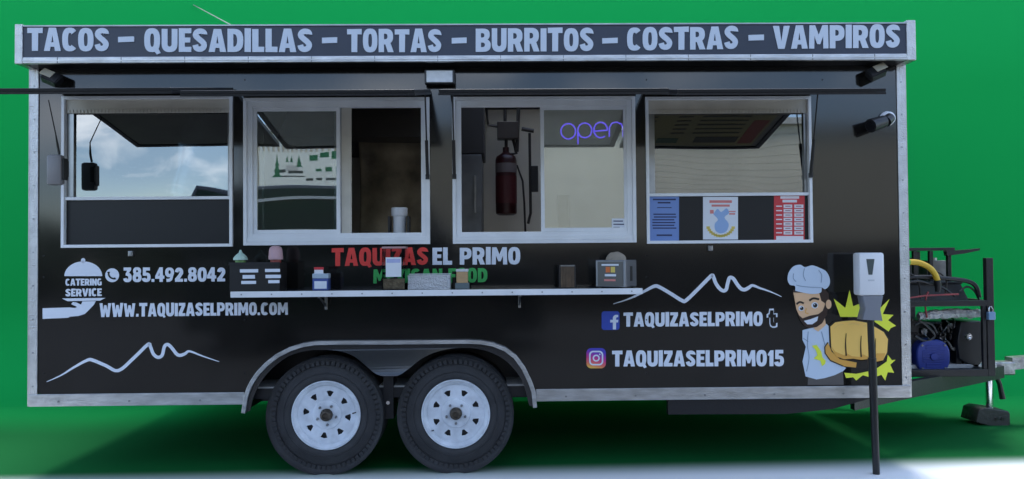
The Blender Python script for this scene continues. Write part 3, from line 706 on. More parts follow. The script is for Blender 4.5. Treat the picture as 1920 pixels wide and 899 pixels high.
text('outlined_letter', 't', 1440.2, 1455, (582.5, 612.5), (582, 612), black, T, layer=2, off=.0)

# the printed cook
Zc = lambda pts: [(1440+x*.31146, 460+y*.31146) for x, y in pts]
lime = mat('lime_print', (.80, .86, .06), .45); skin = mat('skin_print', (.78, .49, .28), .45); gold = mat('gold_print', (.93, .58, .14), .45)
golds = mat('amber_print', (.72, .37, .07), .45); ink = mat('ink_print', (.012, .009, .008), .4); coatp = mat('pale_blue_print', (.56, .66, .78), .45); greyp = mat('grey_print', (.10, .09, .085), .5)
brown = mat('brown_print', (.035, .016, .010), .45)
CH = decal('cook_picture', [Zc([(206, 512), (250, 500), (350, 474), (366, 490), (376, 560), (380, 640), (420, 715), (468, 738), (450, 758), (400, 782), (340, 800), (290, 808), (225, 790), (206, 700), (226, 612), (206, 570)])], coatp, T, layer=3)
def pc(name, pts, m, layer): return decal(name, [Zc(pts)], m, CH, layer=layer)
pc('burst', [(395, 322), (465, 378), (490, 270), (512, 368), (560, 350), (610, 350), (620, 440), (520, 432), (435, 432)], lime, 1)
pc('burst', [(655, 398), (730, 325), (690, 415), (755, 420), (722, 452), (770, 485), (738, 500), (725, 520), (640, 460)], lime, 1)
pc('burst', [(650, 745), (715, 700), (720, 660), (745, 692), (768, 690), (735, 720), (758, 768), (720, 765), (705, 815), (682, 780), (655, 790)], lime, 1)
pc('burst', [(458, 768), (530, 775), (612, 758), (612, 795), (570, 783), (530, 815), (512, 795), (470, 800)], lime, 1)
pc('trousers', [(240, 795), (450, 762), (455, 842), (238, 842)], greyp, 1)
pc('neck', [(270, 470), (340, 440), (346, 480), (300, 520), (275, 505)], skin, 4)
pc('hair', [(146, 300), (150, 270), (330, 255), (362, 290), (366, 330), (352, 420), (330, 455), (300, 400), (240, 300)], brown, 4)
pc('face', [(150, 285), (305, 288), (318, 335), (340, 350), (345, 420), (310, 480), (240, 490), (195, 445), (168, 385)], skin, 5)
pc('ear', circ(362, 356, 17, 16, 28), skin, 5)
pc('beard', [(176, 415), (205, 440), (250, 424), (300, 415), (326, 395), (343, 348), (349, 420), (322, 470), (290, 492), (245, 500), (215, 485), (190, 450)], brown, 6)
pc('mouth', [(212, 455), (250, 446), (298, 428), (292, 455), (262, 476), (232, 476)], letter_w, 7)
for ex, ey, r_ in ((197, 380, 17), (278, 362, 20)):
    pc('eye', circ(ex, ey, r_, 18, r_*.95), letter_w, 6); pc('pupil', circ(ex+2, ey, r_*.66, 14), ink, 7); pc('glint', circ(ex-3, ey-5, 3.5, 8), letter_w, 8)
pc('eyebrow', stroke(smooth_pts([(168, 356), (188, 342), (212, 350)], 4), 11), ink, 6)
pc('eyebrow', stroke(smooth_pts([(245, 334), (270, 320), (304, 326)], 4), 12), ink, 6)
pc('nose', stroke(smooth_pts([(228, 380), (222, 405), (240, 412)], 4), 5), golds, 6)
hat = smooth_pts([(160, 275), (158, 246), (128, 238), (114, 205), (122, 162), (150, 128), (190, 118), (218, 132), (262, 122), (305, 136), (345, 158), (367, 200), (365, 240), (340, 265), (320, 256), (312, 286), (250, 293), (160, 275)], 4)
pc('hat', hat[:-1], coatp, 7)
for ln in ([(166, 240), (215, 250), (318, 256)], [(215, 140), (208, 180), (222, 215)], [(300, 150), (318, 180), (315, 225)], [(150, 170), (148, 200), (165, 220)]): pc('hat_crease', stroke(smooth_pts(ln, 4), 4), mat('crease_print', (.22, .30, .40), .5), 8)
for ln in ([(240, 520), (235, 600), (245, 680), (230, 760)], [(320, 520), (340, 600)], [(210, 560), (240, 580)]): pc('coat_crease', stroke(smooth_pts(ln, 4), 4), mat('crease_print', (.22, .30, .40), .5), 4)
pc('coat_badge', [(262, 605), (290, 600), (318, 640), (325, 675), (345, 695), (340, 715), (322, 728), (312, 695), (272, 682), (295, 660), (285, 632)], lime, 5)
fist = [(372, 490), (402, 464), (450, 457), (515, 453), (590, 466), (640, 492), (692, 522), (718, 565), (712, 645), (688, 692), (640, 702), (600, 684), (556, 690), (510, 682), (455, 686), (405, 668), (378, 625)]
thumb = [(338, 612), (358, 584), (380, 640), (430, 686), (530, 706), (526, 736), (450, 728), (372, 694), (340, 650)]
fc = Vector((545, 575))
pc('fist_outline', [tuple(fc+(Vector(p_)-fc)*1.055) for p_ in fist], ink, 4)
pc('fist_shadow', [(440, 690), (690, 690), (660, 730), (560, 745), (470, 735)], ink, 4)
pc('thumb', thumb, golds, 5); pc('thumb_line', stroke(thumb[:2][::-1]+thumb[8:][::-1]+thumb[6:8][::-1], 6), ink, 6)
pc('fist', fist, gold, 6)
for (a, b_) in (((382, 520), (380, 640)),): pass
pc('finger_shade', [(378, 610), (400, 640), (455, 662), (470, 650), (500, 668), (552, 672), (565, 655), (600, 672), (640, 668), (650, 650), (700, 650), (688, 692), (640, 702), (600, 684), (556, 690), (510, 682), (455, 686), (405, 668)], golds, 7)
for ln in ([(466, 530), (462, 590), (466, 665)], [(556, 545), (553, 610), (556, 672)], [(642, 560), (640, 620), (640, 680)]): pc('finger_line', stroke(smooth_pts(ln, 3), [3, 4, 5, 6, 7, 7, 8]), ink, 8)
pc('knuckle_highlight', stroke(smooth_pts([(395, 500), (420, 480), (450, 478)], 3), 8), mat('light_gold_print', (.86, .56, .16), .45), 7)
pc('knuckle_highlight', stroke(smooth_pts([(480, 478), (510, 472), (545, 480)], 3), 8), mat('light_gold_print', (.86, .56, .16), .45), 7)
pc('knuckle_highlight', stroke(smooth_pts([(570, 485), (600, 488), (625, 502)], 3), 8), mat('light_gold_print', (.86, .56, .16), .45), 7)

# ------------------------------------------------------------------ notices hung on the lower window panel
PY = .012
def poster(px, m, label, nm='poster'):
    x0, y0, x1, y1 = px
    o = decal(nm, [rect(*px)], m, None, PY, 1, .0015)
    return tag(o, label, 'poster', 'notices under the menu window')
def bars(o, lst, m, layer=2):
    for r_ in lst: decal('print_line', [rect(*r_)], m, o, PY, layer, .0006)
o = poster((1217, 366, 1273, 452), mat('blue_paper', (.16, .27, .58), .35), 'pale blue notice with dark lines of print, leftmost under the right window')
dk = mat('navy_ink', (.02, .03, .10), .5)
bars(o, [(1224, 373, 1267, 376), (1233, 379, 1257, 382), (1232, 389, 1259, 390.5)] + [(1223+random.randint(0, 3), 401+i*5.2, 1268-random.randint(0, 4), 403.3+i*5.2) for i in range(6)] + [(1231, 440, 1260, 443)], dk)
o = poster((1318, 369.5, 1383.5, 449.5), mat('white_paper', (.74, .77, .82), .4), 'white poster with a blue sketch inside a ring of yellow blocks')
pk = mat('pink_ink', (.68, .22, .20), .5); bl = mat('sky_ink', (.30, .45, .72), .5); yl = mat('yellow_ink', (.72, .56, .12), .5)
bars(o, [(1330, 376, 1372, 381), (1334, 384, 1368, 388), (1366, 396, 1379, 398), (1367, 400, 1378, 403), (1331, 394, 1338, 401)], pk)
decal('print_sketch', [smooth_pts([(1337, 402), (1345, 392), (1352, 398), (1362, 391), (1367, 400), (1358, 408), (1366, 420), (1362, 434), (1350, 438), (1341, 432), (1340, 420), (1346, 412), (1337, 402)], 3)[:-1]], bl, o, PY, 2, .0006)
for i in range(13):
    a = R(200+140*i/12); cx, cy = 1351+25*math.cos(a), 419-24*math.sin(a)
    decal('print_block', [rect(cx-3.2, cy-2.4, cx+3.2, cy+2.4)], yl, o, PY, 2, .0006)
o = poster((1451, 365, 1508.5, 451.5), mat('red_paper', (.60, .035, .045), .38), 'red price list with white columns, rightmost under the right window')
wi = mat('white_ink', (.78, .74, .76), .5)
bars(o, [(1463, 368, 1498, 373), (1467, 375, 1494, 380), (1455, 443, 1506, 450)], wi)
for i in range(7):
    y = 384+i*8.3
    bars(o, [(1469, y, 1485, y+6.4), (1489, y, 1506, y+6.4), (1455, y+2, 1466, y+4.2)], wi)
    bars(o, [(1472, y+2.4, 1482, y+3.9), (1492, y+2.4, 1502, y+3.9)], mat('dim_ink', (.30, .12, .14), .5), 3)
# sticker on the right pane
o = decal('sticker', [rect(1147, 410, 1173, 431)], mat('white_paper', (.74, .77, .82), .4), None, .0145, 1, .0008); tag(o, 'small white sticker in the lower corner of the right sliding window', 'sticker')
for r_ in ((1150, 414, 1168, 416), (1150, 420, 1170, 422), (1150, 426, 1162, 427.5)): decal('print_line', [rect(*r_)], dk, o, .0145, 2, .0004)

# ------------------------------------------------------------------ neon sign behind the glass
NY = .07
neon_m = mat('violet_neon', (.16, .10, 1.0), .3, emit=.55)
NS = thing('neon_sign', 'violet neon sign reading open behind the right sliding window', 'neon sign', loc=at(1105, 250, NY))
def npts(pts): return [Vector(at(x, y, NY)) - NS.location for x, y in pts]
def ztr(pts): return [(820+x*.3448, 170+y*.3448) for x, y in pts]
for gl_ in (ztr(circ(712, 222, 40, 22, 42)+[(752, 222)]), ztr([(765, 292), (764, 225)]+circ(802, 217, 38, 20, 40, 180, -180)),
            ztr([(850, 222), (925, 216)]+circ(888, 215, 37, 18, 42, 0, 310)), ztr([(935, 252), (936, 200), (950, 178), (975, 172), (1000, 182), (1010, 205), (1010, 252)])):
    B().tube(npts(gl_), .0045, 6).build('neon_tube', neon_m, NS, True)

# ------------------------------------------------------------------ kitchen seen through the openings
def fire_tank():
    t_ = thing('fire_suppression_tank', 'dark red fire suppression cylinder with pipes on the kitchen wall', 'fire extinguisher', loc=at(949, 400, 1.95))
    Y = 1.95; c = at(949, 335, Y)-t_.location; k = 4.7/FPX*(6.65/4.7)
    r = 20*k; h0, h1 = at(949, 404, Y).z-t_.location.z, at(949, 290, Y).z-t_.location.z
    tk = B().lathe([(r*.7, h0), (r*.96, h0+.012), (r, h0+.03), (r, h1-.05), (r*.9, h1-.02), (r*.5, h1+.005), (r*.3, h1+.02), (r*.3, h1+.06), (0, h1+.06)], (c.x, 0, 0), 'z', 28).build('tank', mat('dark_red_paint', (.035, .006, .007), .3), t_, True)
    B().lathe([(r*1.004, h1-.16), (r*1.004, h1-.08)], (c.x, 0, 0), 'z', 28).build('tank_label', mat('grey_label', (.14, .12, .12), .5), tk)
    B().lathe([(r*1.004, h0+.10), (r*1.004, h1-.19)], (c.x, 0, 0), 'z', 28).build('tank_label', mat('red_label', (.07, .010, .012), .5), tk)
    def pp(lst): return [Vector(at(x, y, Y)) - t_.location for x, y in lst]
    bx = pp([(932, 230), (972, 262)])
    B().box(bx[0].x, bx[1].x, -.06, .06, bx[1].z, bx[0].z, .006).build('valve_box', mat('dark_brown_metal', (.045, .035, .03), .4), t_)
    for ln, rr in (([(949, 262), (949, 292)], .014), ([(962, 262), (968, 288), (952, 290)], .014), ([(947, 206), (947, 232)], .014), ([(972, 204), (971, 240), (969, 285)], .016), ([(912, 206), (915, 235), (934, 238)], .012), ([(978, 242), (1001, 246)], .018),
                   ([(993, 250), (994, 330), (995, 400), (990, 420)], .012), ([(969, 310), (980, 340), (983, 380), (985, 435)], .009)):
        B().tube(pp(ln), rr, 8).build('pipe', mat('dark_pipe', (.03, .026, .024), .4), t_, True)
    a = pp([(995, 312), (1009, 360)]); B().box(a[0].x, a[1].x, -.03, .03, a[1].z, a[0].z, .004).build('switch_box', blackp, t_)
    return t_
fire_tank()
# hood and counter
a, b_ = at(655, 190, 1.2), at(900, 262, 1.2)
B().hexa([(WIN[1][0]-.1, 1.05, b_.z), (b_.x-.25, 1.05, b_.z), (b_.x-.25, DEP-.08, b_.z), (WIN[1][0]-.1, DEP-.08, b_.z), (WIN[1][0]-.1, 1.5, ZT-.07), (b_.x-.25, 1.5, ZT-.07), (b_.x-.25, DEP-.08, ZT-.07), (WIN[1][0]-.1, DEP-.08, ZT-.07)]).build('extractor_hood', mat('dark_steel', (.05, .045, .04), .6), T)
B().box(WIN[1][0]-.05, WIN[1][1]+.15, .08, .62, WIN[1][2]+.02, WIN[1][2]+.05, .004).build('counter', steel, T)
B().box(WIN[2][0]-.0, WIN[3][0]-.05, .08, .62, WIN[2][2]-.10, WIN[2][2]-.07, .004).build('counter', steel, T)
xa_, xb_ = at(850, 300, 1.5).x, at(903, 300, 1.5).x
fg = B().box(xa_-.3, xb_, 1.5, 2.15, .5, at(880, 290, 1.5).z, .006).build('steel_cabinet', mat('blue_grey_steel', (.16, .17, .18), .4, metal=.4, var=.3), T)
B().box(xb_-.06, xb_-.045, 1.46, 1.4995, at(880, 400, 1.5).z, at(880, 330, 1.5).z, .003).build('cabinet_handle', steel, fg)
B().box(xa_-.3, xb_+.02, 1.5, 2.15, at(880, 288, 1.5).z, ZT-.08, .004).build('wall_cupboard', mat('dark_lining', (.03, .03, .032), .6), T)
p_, q_ = at(1046, 428, DEP-.065), at(1068, 366, DEP-.065)
B().ring(p_.x, q_.x, DEP-.078, DEP-.0605, p_.z, q_.z, .02).box(p_.x+.0202, q_.x-.0202, DEP-.068, DEP-.0605, p_.z+.0202, q_.z-.0202).build('access_panel', mat('dull_cream', (.45, .42, .34), .5), T)
# tan equipment cover hanging behind the open half of the second window
cvm = mat('tan_cover', (.34, .28, .19), .7, bump=.5, bscale=7, var=.75, vscale=3.5)
me = bpy.data.meshes.new('equipment_cover'); vv = []; ff = []
for i in range(25):
    for j in range(9):
        u, w_ = i/24, j/8
        x = at(672+u*125, 300, 1.3).x; z = at(700, 262+w_*190, 1.3).z
        vv.append((x, 1.3+.022*math.sin(u*9+w_*2.2)*(.3+w_)+.06*math.sin(w_*3+u*2), z))
for i in range(24):
    for j in range(8): ff.append((i*9+j, (i+1)*9+j, (i+1)*9+j+1, i*9+j+1))
me.from_pydata(vv, [], ff); me.update()
o = newobj('equipment_cover', me, cvm, None, True); sm = o.modifiers.new('thick', 'SOLIDIFY'); sm.thickness = .006
tag(o, 'tan cloth cover hanging in folds inside the second window', 'cover')
# cups on the counter
CZ = WIN[1][2]+.051
p = at(749, 430, .25)
C_ = thing('cup_caddy', 'dark caddy holding a stack of white cups inside the second window', 'cup holder', loc=(p.x, .25, CZ))
zt = at(749, 390, .25).z-CZ
B().lathe([(.040, .012), (.042, zt*.7), (.050, zt*.72), (.052, zt*.78), (.052, zt*.98), (.048, zt), (0, zt)], (0, 0, 0), 'z', 24).build('cup_stack', mat('white_plastic', (.75, .76, .78), .35), C_, True)
cc = B().box(-.07, .07, -.055, .055, 0, .012)
for sx in (-.066, .054): cc.box(sx, sx+.012, -.05, .05, .012, zt*.70)
cc.build('caddy', blackp, C_)

# ------------------------------------------------------------------ things standing on the shelf
def shelf_thing(name, label, cat, px, Y, group=None):
    return thing(name, label, cat, group, loc=(ax(px, 543, Y), Y, sz1+.0002))
SC = lambda Y: (4.7+Y)/FPX
def wpx(w, Y): return w*SC(Y)
# condiment organizer
Y = -.20; t_ = shelf_thing('condiment_organizer', 'black condiment box with white slat labels at the left end of the shelf', 'condiment box', 485, Y)
w = wpx(91, Y); h = wpx(52, Y)
bx = B(); th = .006
bx.box(-w/2, w/2, -.075, -.075+th, 0, h).box(-w/2, w/2, .07, .07+th, 0, h).box(-w/2, -w/2+th, -.069, .07, 0, h).box(w/2-th, w/2, -.069, .07, 0, h).box(-w/2+th, w/2-th, -.069, .07, 0, .006).box(-.003, .003, -.069, .07, .006, h*.9)
bx.build('box', blackp, t_)
B().box(-w/2-.003, w/2+.003, -.079, -.0755, h-.010, h+.004).build('lip', blackm, t_)
for (x0, x1, y0, y1) in ((450, 484, 505, 511.5), (455, 478, 516, 523), (452.5, 480, 527, 533), (497, 525, 504.5, 510.5), (498, 526.5, 515.5, 522), (503, 524, 525.5, 531.5)):
    a = at(x0, y1, Y-.077)-t_.location; b_ = at(x1, y0, Y-.077)-t_.location
    B().box(a.x, b_.x, -.0785, -.0752, a.z, b_.z).build('slat_label', letter_w, t_)
def bottle(px, pyt, label, capm, prof, bodym):
    t_ = thing('squeeze_bottle', label, 'bottle', 'squeeze bottles in the condiment box', loc=(ax(px, 500, -.19), -.19, sz1+.0065))
    H_ = at(px, pyt, -.19).z-t_.location.z
    B().lathe([(.026, 0), (.030, .008), (.030, H_-.07), (.029, H_-.055)], (0, 0, 0), 'z', 22).build('body', bodym, t_, True)
    B().lathe([(r, H_-d) for r, d in prof], (0, 0, 0), 'z', 22).build('cap', capm, t_, True)
bottle(451, 469, 'squeeze bottle with pale mint pointed cap in the black box', mat('mint_plastic', (.48, .66, .56), .45), [(.040, .058), (.040, .048), (.034, .038), (.022, .026), (.010, .016), (.005, 0), (0, 0)], mat('green_sauce', (.15, .30, .08), .4))
bottle(517, 461, 'squeeze bottle with rounded pink lid in the black box', mat('pink_plastic', (.55, .34, .36), .45), [(.040, .080), (.041, .062), (.040, .060), (.038, .030), (.033, .012), (.020, .002), (0, 0)], mat('red_sauce', (.30, .05, .04), .4))
# packet dispenser
Y = -.18; t_ = shelf_thing('packet_dispenser', 'small blue holder with white label and red packet sticking out', 'packet holder', 603, Y)
w = wpx(30, Y); k = SC(Y)
B().box(-w*.48, w*.48, -.035, .035, 0, 36*k*.6, .003).build('holder', mat('blue_plastic', (.05, .09, .30), .4), t_)
B().box(-w*.5, w*.5, -.032, .032, 36*k*.6+.0005, 31*k, .004).build('tray', mat('pale_blue_plastic', (.40, .50, .58), .35), t_)
B().box(-w*.36, w*.40, -.0375, -.0352, 3*k, 17*k).build('label', letter_w, t_)
B().box(-w*.40, w*.15, -.02, -.012, 28*k, 38*k, .001).build('packet', mat('white_paper', (.74, .77, .82), .4), t_)
B().box(-w*.42, w*.17, -.021, -.011, 38.1*k, 43*k, .001).build('packet_top', mat('red_paper', (.60, .035, .045), .38), t_)
# tip jar
Y = -.17; t_ = shelf_thing('tip_jar', 'clear square jar with white label and tan contents in front of the red lettering', 'jar', 741, Y)
k = SC(Y); w = 42*k; H_ = 76*k
jr = B().ring(-w/2, w/2, -w/2, -w/2+.003, 0, H_, .003)
jr = B().box(-w/2, w/2, -w/2, -w/2+.003, 0.003, H_).box(-w/2, w/2, w/2-.003, w/2, .003, H_).box(-w/2, -w/2+.003, -w/2+.0031, w/2-.0031, .003, H_).box(w/2-.003, w/2, -w/2+.0031, w/2-.0031, .003, H_)
jr.build('jar_wall', clear, t_)
B().box(-w/2, w/2, -w/2, w/2, 0, .0028).build('jar_base', clear, t_)
B().box(-w/2-.002, w/2+.002, -w/2-.002, w/2+.002, H_+.0005, H_+.012, .003).build('lid', mat('rose_plastic', (.42, .26, .26), .3), t_)
B().box(-w*.46, w*.46, -w*.46, w*.46, .0035, 20*k, .006).build('contents', mat('tan_contents', (.28, .22, .13), .7, bump=.8, bscale=60, var=.4, vscale=40), t_)
lb = B().box(-w*.34, w*.34, -w/2-.0016, -w/2-.0003, 24*k, 60*k).build('label', mat('white_paper', (.74, .77, .82), .4), t_)
B().box(-w*.30, w*.30, -w/2-.0022, -w/2-.0017, 50*k, 57*k).build('label_print', mat('pale_violet_print', (.42, .46, .72), .5), lb)
# foil tray
Y = -.17; t_ = shelf_thing('foil_box', 'speckled crumpled silver foil box beside the jar', 'foil box', 806, Y)
k = SC(Y); w = 78*k; H_ = 26*k
g = bmesh.new(); bmesh.ops.create_cube(g, size=1)
bmesh.ops.subdivide_edges(g, edges=g.edges[:], cuts=7, use_grid_fill=True)
for v in g.verts:
    v.co = Vector((v.co.x*w, v.co.y*.10, (v.co.z+.5)*H_)); 
    if v.co.z > .002: v.co += Vector((random.uniform(-1, 1), random.uniform(-1, 1), random.uniform(-1, 1)))*.0018
B().join(g).build('foil', mat('crumpled_foil', (.72, .72, .74), .28, metal=.75, bump=.8, bscale=150), t_)
B().box(-w*.5, w*.5, -.0, .05, H_+.004, H_+.008).build('lid', mat('white_plastic', (.75, .76, .78), .35), t_)
# toothpick box
Y = -.16; t_ = shelf_thing('toothpick_box', 'small grey box with a tan wooden top on the shelf', 'toothpick holder', 867, Y)
k = SC(Y); w = 25*k
B().box(-w*.52, w*.52, -.035, .035, 0, 11*k, .002).build('base', mat('teal_grey_plastic', (.13, .17, .18), .4), t_)
B().box(-w*.42, w*.42, -.03, .03, 11*k+.0005, 32*k, .002).build('wooden_block', mat('tan_wood', (.52, .34, .17), .6, var=.2, vscale=20, stretch=(1, 1, 6)), t_)
B().box(-w*.46, w*.46, -.033, .033, 32*k+.0005, 37*k, .002).build('lid', mat('frosted_lens', (.62, .63, .64), .3), t_)
# straw cup
Y = -.17; t_ = shelf_thing('napkin_cup', 'black square cup with brown ribbed front near the right end of the shelf', 'cup', 1063, Y)
k = SC(Y); w = 31*k; H_ = 43*k
cu_ = B().box(-w/2, w/2, -w/2, -w/2+.004, 0, H_).box(-w/2, w/2, w/2-.004, w/2, 0, H_).box(-w/2, -w/2+.004, -w/2+.0041, w/2-.0041, 0, H_).box(w/2-.004, w/2, -w/2+.0041, w/2-.0041, 0, H_).box(-w/2+.0041, w/2-.0041, -w/2+.0041, w/2-.0041, 0, .004)
cu_.build('cup_wall', blackm, t_)
for i in range(9):
    x = -w*.36+i*w*.09
    B().cyl((x, -w/2-.003, .006), (x, -w/2-.003, H_*.93), .0042, n=8).build('rib', mat('brown_reed', (.13, .085, .05), .6, var=.4, vscale=30), t_)
B().box(-w*.42, w*.42, -w/2-.006, -w/2-.0005, H_*.94, H_, .001).build('rim', steel, t_)
# napkin dispenser
Y = -.20; t_ = shelf_thing('napkin_dispenser', 'grey metal napkin dispenser with orange print at the right end of the shelf', 'napkin dispenser', 1152, Y)
k = SC(Y); H_ = 52*k; w = 50*k
t_.rotation_euler = (0, 0, R(-34))
B().box(-w*.62, w*.62, -.05, .10, .006, H_, .004).build('body', mat('grey_brushed_steel', (.24, .25, .28), .33, metal=.8, var=.15), t_)
B().box(-w*.52, w*.52, -.0535, -.0505, .012, H_*.95, .001).build('front_plate', mat('dark_grey_plate', (.10, .10, .10), .35, metal=.3), t_)
for (x0, x1, z0, z1, m_) in ((-.35, .35, .80, .86, letter_w), (-.18, .0, .56, .76, mat('orange_print', (.70, .16, .03), .5)), (.03, .2, .56, .76, mat('yellow_ink', (.72, .56, .12), .5)), (-.22, .24, .42, .50, letter_w), (-.25, .22, .25, .32, mat('pink_ink', (.68, .22, .20), .5))):
    B().box(x0*w, x1*w, -.0545, -.0536, z0*H_, z1*H_).build('print_block', m_, t_)
B().box(w*.62+.0002, w*.62+.0012, .01, .04, H_*.25, H_*.78).build('side_slot', blackp, t_)
for i, (x, y) in enumerate(((-.5, -.03), (.5, -.03), (-.5, .08), (.5, .08))): B().box(x*w-.008, x*w+.008, y-.008, y+.008, 0, .0058).build('foot', blackp, t_)
nk = bmesh.new(); bmesh.ops.create_uvsphere(nk, u_segments=24, v_segments=12, radius=1)
for v in nk.verts: v.co = Vector((v.co.x*21*k, v.co.y*.03+.025, max(0, v.co.z)*16*k*(1+.04*math.sin(v.co.x*9))+H_-.001))
B().join(nk).build('napkins', mat('tan_napkin', (.34, .29, .23), .8, bump=.3, bscale=60), t_, True)

# ------------------------------------------------------------------ hand sanitiser stand in front of the trailer
Y = -.17
bp_ = at(1647, 890, Y)
t_ = thing('sanitizer_stand', 'white hand sanitizer dispenser on a thin black floor stand by the trailer corner', 'sanitizer stand', loc=(at(1643, 880, Y).x, Y, 0.002))
def lp(px, py, yy=Y): return Vector(at(px, py, yy))-Vector(t_.location)
k = SC(Y)
a = lp(1604, 554); b_ = lp(1650, 474)
hs = B().box(a.x, b_.x, -.055, .035, a.z, b_.z, .014).build('dispenser', mat('white_plastic', (.75, .76, .78), .35), t_, True)
q0 = [lp(1616, 486), lp(1631, 486), lp(1627, 515), lp(1620, 515)]
plate('level_window', [[(v.x, v.z) for v in q0]], -.0575, -.0552, mat('dark_window', (.08, .10, .10), .2), hs)
a2, b2 = lp(1619, 527), lp(1631, 524); B().box(a2.x, b2.x, -.0562, -.0552, a2.z, b2.z).build('emblem', mat('pale_grey_print', (.55, .57, .60), .5), hs)
q = [lp(1612, 555), lp(1648, 555), lp(1643, 580), lp(1647, 600), lp(1612, 598), lp(1617, 578)]
plate('drip_tray', [[(v.x, v.z) for v in q]], -.045, .03, mat('grey_plastic', (.20, .21, .24), .45), t_, bevel=.003)
a, b_, c = lp(1632, 598), lp(1636, 690), lp(1647, 866)
B().tube([a, lp(1633.5, 640), lp(1635, 672)], .019, 14).build('pole', blackp, t_, True)
e_ = Vector((0, 0, -.001))
B().tube([lp(1635, 671), lp(1636, 690), b_.lerp(e_, .5), e_], [.024, .024, .022, .020], 14).build('pole_sleeve', blackp, t_, True)

# ------------------------------------------------------------------ grey case hanging by the left window
Y = -.15
t_ = thing('hanging_case', 'grey rounded plastic case hanging on a cord beside the left window', 'case', loc=at(107, 320, Y))
o0 = Vector(t_.location)
a = at(91, 348, Y)-o0; b_ = at(120, 291, Y)-o0
B().box(a.x, b_.x, -.030, .020, a.z, b_.z, .016).build('case', mat('warm_grey_plastic', (.22, .21, .215), .4), t_, True)
B().box(b_.x+.0005, b_.x+.010, -.02, .03, a.z+.03, b_.z-.02, .004).box(b_.x-.02, b_.x+.008, .0205, .04, a.z+.05, b_.z-.03, .004).build('clip', blackp, t_)
B().tube([at(111, 290, Y)-o0, at(108, 274, Y)-o0, at(104, 250, Y-.01)-o0, at(91, 188, -.26)-o0], [.007, .007, .0035, .003], 8).build('cord', blackp, t_)

# ------------------------------------------------------------------ hitch end: frame, generator, jack
HY = 1.15
def hp(px, py, Y=HY): return Vector(at(px, py, Y))
# A-frame
c_ = hp(1872, 705, HY)
for (y0) in (.12, DEP-.12):
    z = ZB-.005
    B().hexa([(X1-.3, y0-.03, z-.09), (X1-.3, y0+.03, z-.09), (X1-.3, y0+.03, z+.03), (X1-.3, y0-.03, z+.03), (c_.x, HY-.03+(.04 if y0 > 1 else -.04), z-.06), (c_.x, HY+.03+(.04 if y0 > 1 else -.04), z-.05), (c_.x, HY+.03+(.04 if y0 > 1 else -.04), z+.03), (c_.x, HY-.03+(.04 if y0 > 1 else -.04), z+.03)]).build('tongue_beam', blackm, T)
zt = ZB-.01
# coupler
cp = B().box(c_.x-.10, c_.x+.10, HY-.05, HY+.05, zt-.04, zt+.06, .01).hexa([(c_.x+.08, HY-.045, zt+.0), (c_.x+.08, HY+.045, zt+.0), (c_.x+.08, HY+.045, zt+.09), (c_.x+.08, HY-.045, zt+.09), (c_.x+.42, HY-.05, zt+.03), (c_.x+.42, HY+.05, zt+.03), (c_.x+.42, HY+.05, zt+.11), (c_.x+.42, HY-.05, zt+.11)]).build('coupler', mat('worn_galvanised', (.42, .42, .43), .38, metal=.9, bump=.4, bscale=30, var=.4, vscale=18), T)
B().tube([hp(1876, 690), hp(1895, 683), hp(1925, 682)], .02, 10).build('coupler_lever', blackm, cp, True)
B().tube([hp(1866, 700), hp(1874, 720), hp(1880, 748)], [.018, .017, .022], 10).build('safety_handle', blackm, cp, True)
# jack
jx = hp(1855, 740).x; fz = .0
jk = B().cyl((jx, HY, .10), (jx, HY, zt+.02), .026, n=18).build('tongue_jack', chrome, T, True)
ft = B(); fa, fb = at(1832, 790, 1.05), at(1893, 790, 1.05)
wv = [(fa.x, .0+.03), (fa.x+.02, .11), (fa.x+.06, .125), (fa.x+.13, .115), (fb.x-.01, .10), (fb.x, .085), (fb.x, .008), (fb.x-.02, .0), (fa.x+.10, .0)]
plate('jack_foot', [wv], HY-.10, HY+.10, mat('dark_grey_plastic', (.035, .034, .034), .5, bump=.2, bscale=40), jk, bevel=.006)
for dx in (.0, .045): B().cyl((fb.x-.10+dx, HY-.107, .05), (fb.x-.10+dx, HY-.099, .05), .012, n=12).build('bolt_hole', blackp, jk)
# cage on the tongue
GY0, GY1 = .62, 1.68
gx0 = X1+.06
pr = hp(1858, 600, GY0)
ztop = at(1851, 484, GY0).z
zbot = zt+.031
fr = thing('cage_frame', 'black square tube frame standing on the trailer hitch', 'frame', loc=(gx0, HY, zbot))
def fbar(x0, x1, y0, y1, z0, z1, nm='rail', m_=None):
    L0 = fr.location
    return B().box(x0-L0.x, x1-L0.x, y0-L0.y, y1-L0.y, z0-L0.z, z1-L0.z, .003).build(nm, m_ or blackm, fr)
for y in (GY0, GY1-.04):
    fbar(pr.x-.025, pr.x+.025, y, y+.04, zbot, ztop, 'post')
    fbar(gx0, gx0+.04, y, y+.04, zbot, ztop-.1, 'post')
    fbar(gx0+.041, pr.x-.026, y, y+.04, zbot, zbot+.05)
    zz = at(1780, 570, GY0).z
    fbar(gx0+.041, pr.x-.026, y, y+.04, zz-.018, zz+.022)
fbar(pr.x-.02, pr.x+.02, GY0+.041, GY1-.041, zbot, zbot+.045)
fbar(pr.x-.02, pr.x+.02, GY0+.041, GY1-.041, zz-.018, zz+.022)
fbar(gx0+.042, pr.x-.027, GY0+.042, GY1-.042, zz-.012, zz-.002, 'deck')
fbar(gx0+.042, pr.x-.027, GY0+.042, GY1-.042, zbot+.02, zbot+.03, 'deck', steel)
fbar(pr.x-.055, pr.x-.030, GY0+.003, GY0+.03, zbot+.051, zz-.019, 'post')
fbar(gx0+.042, pr.x-.027, GY1-.07, GY1-.055, zbot+.051, zz-.02, 'back_panel', blackp)
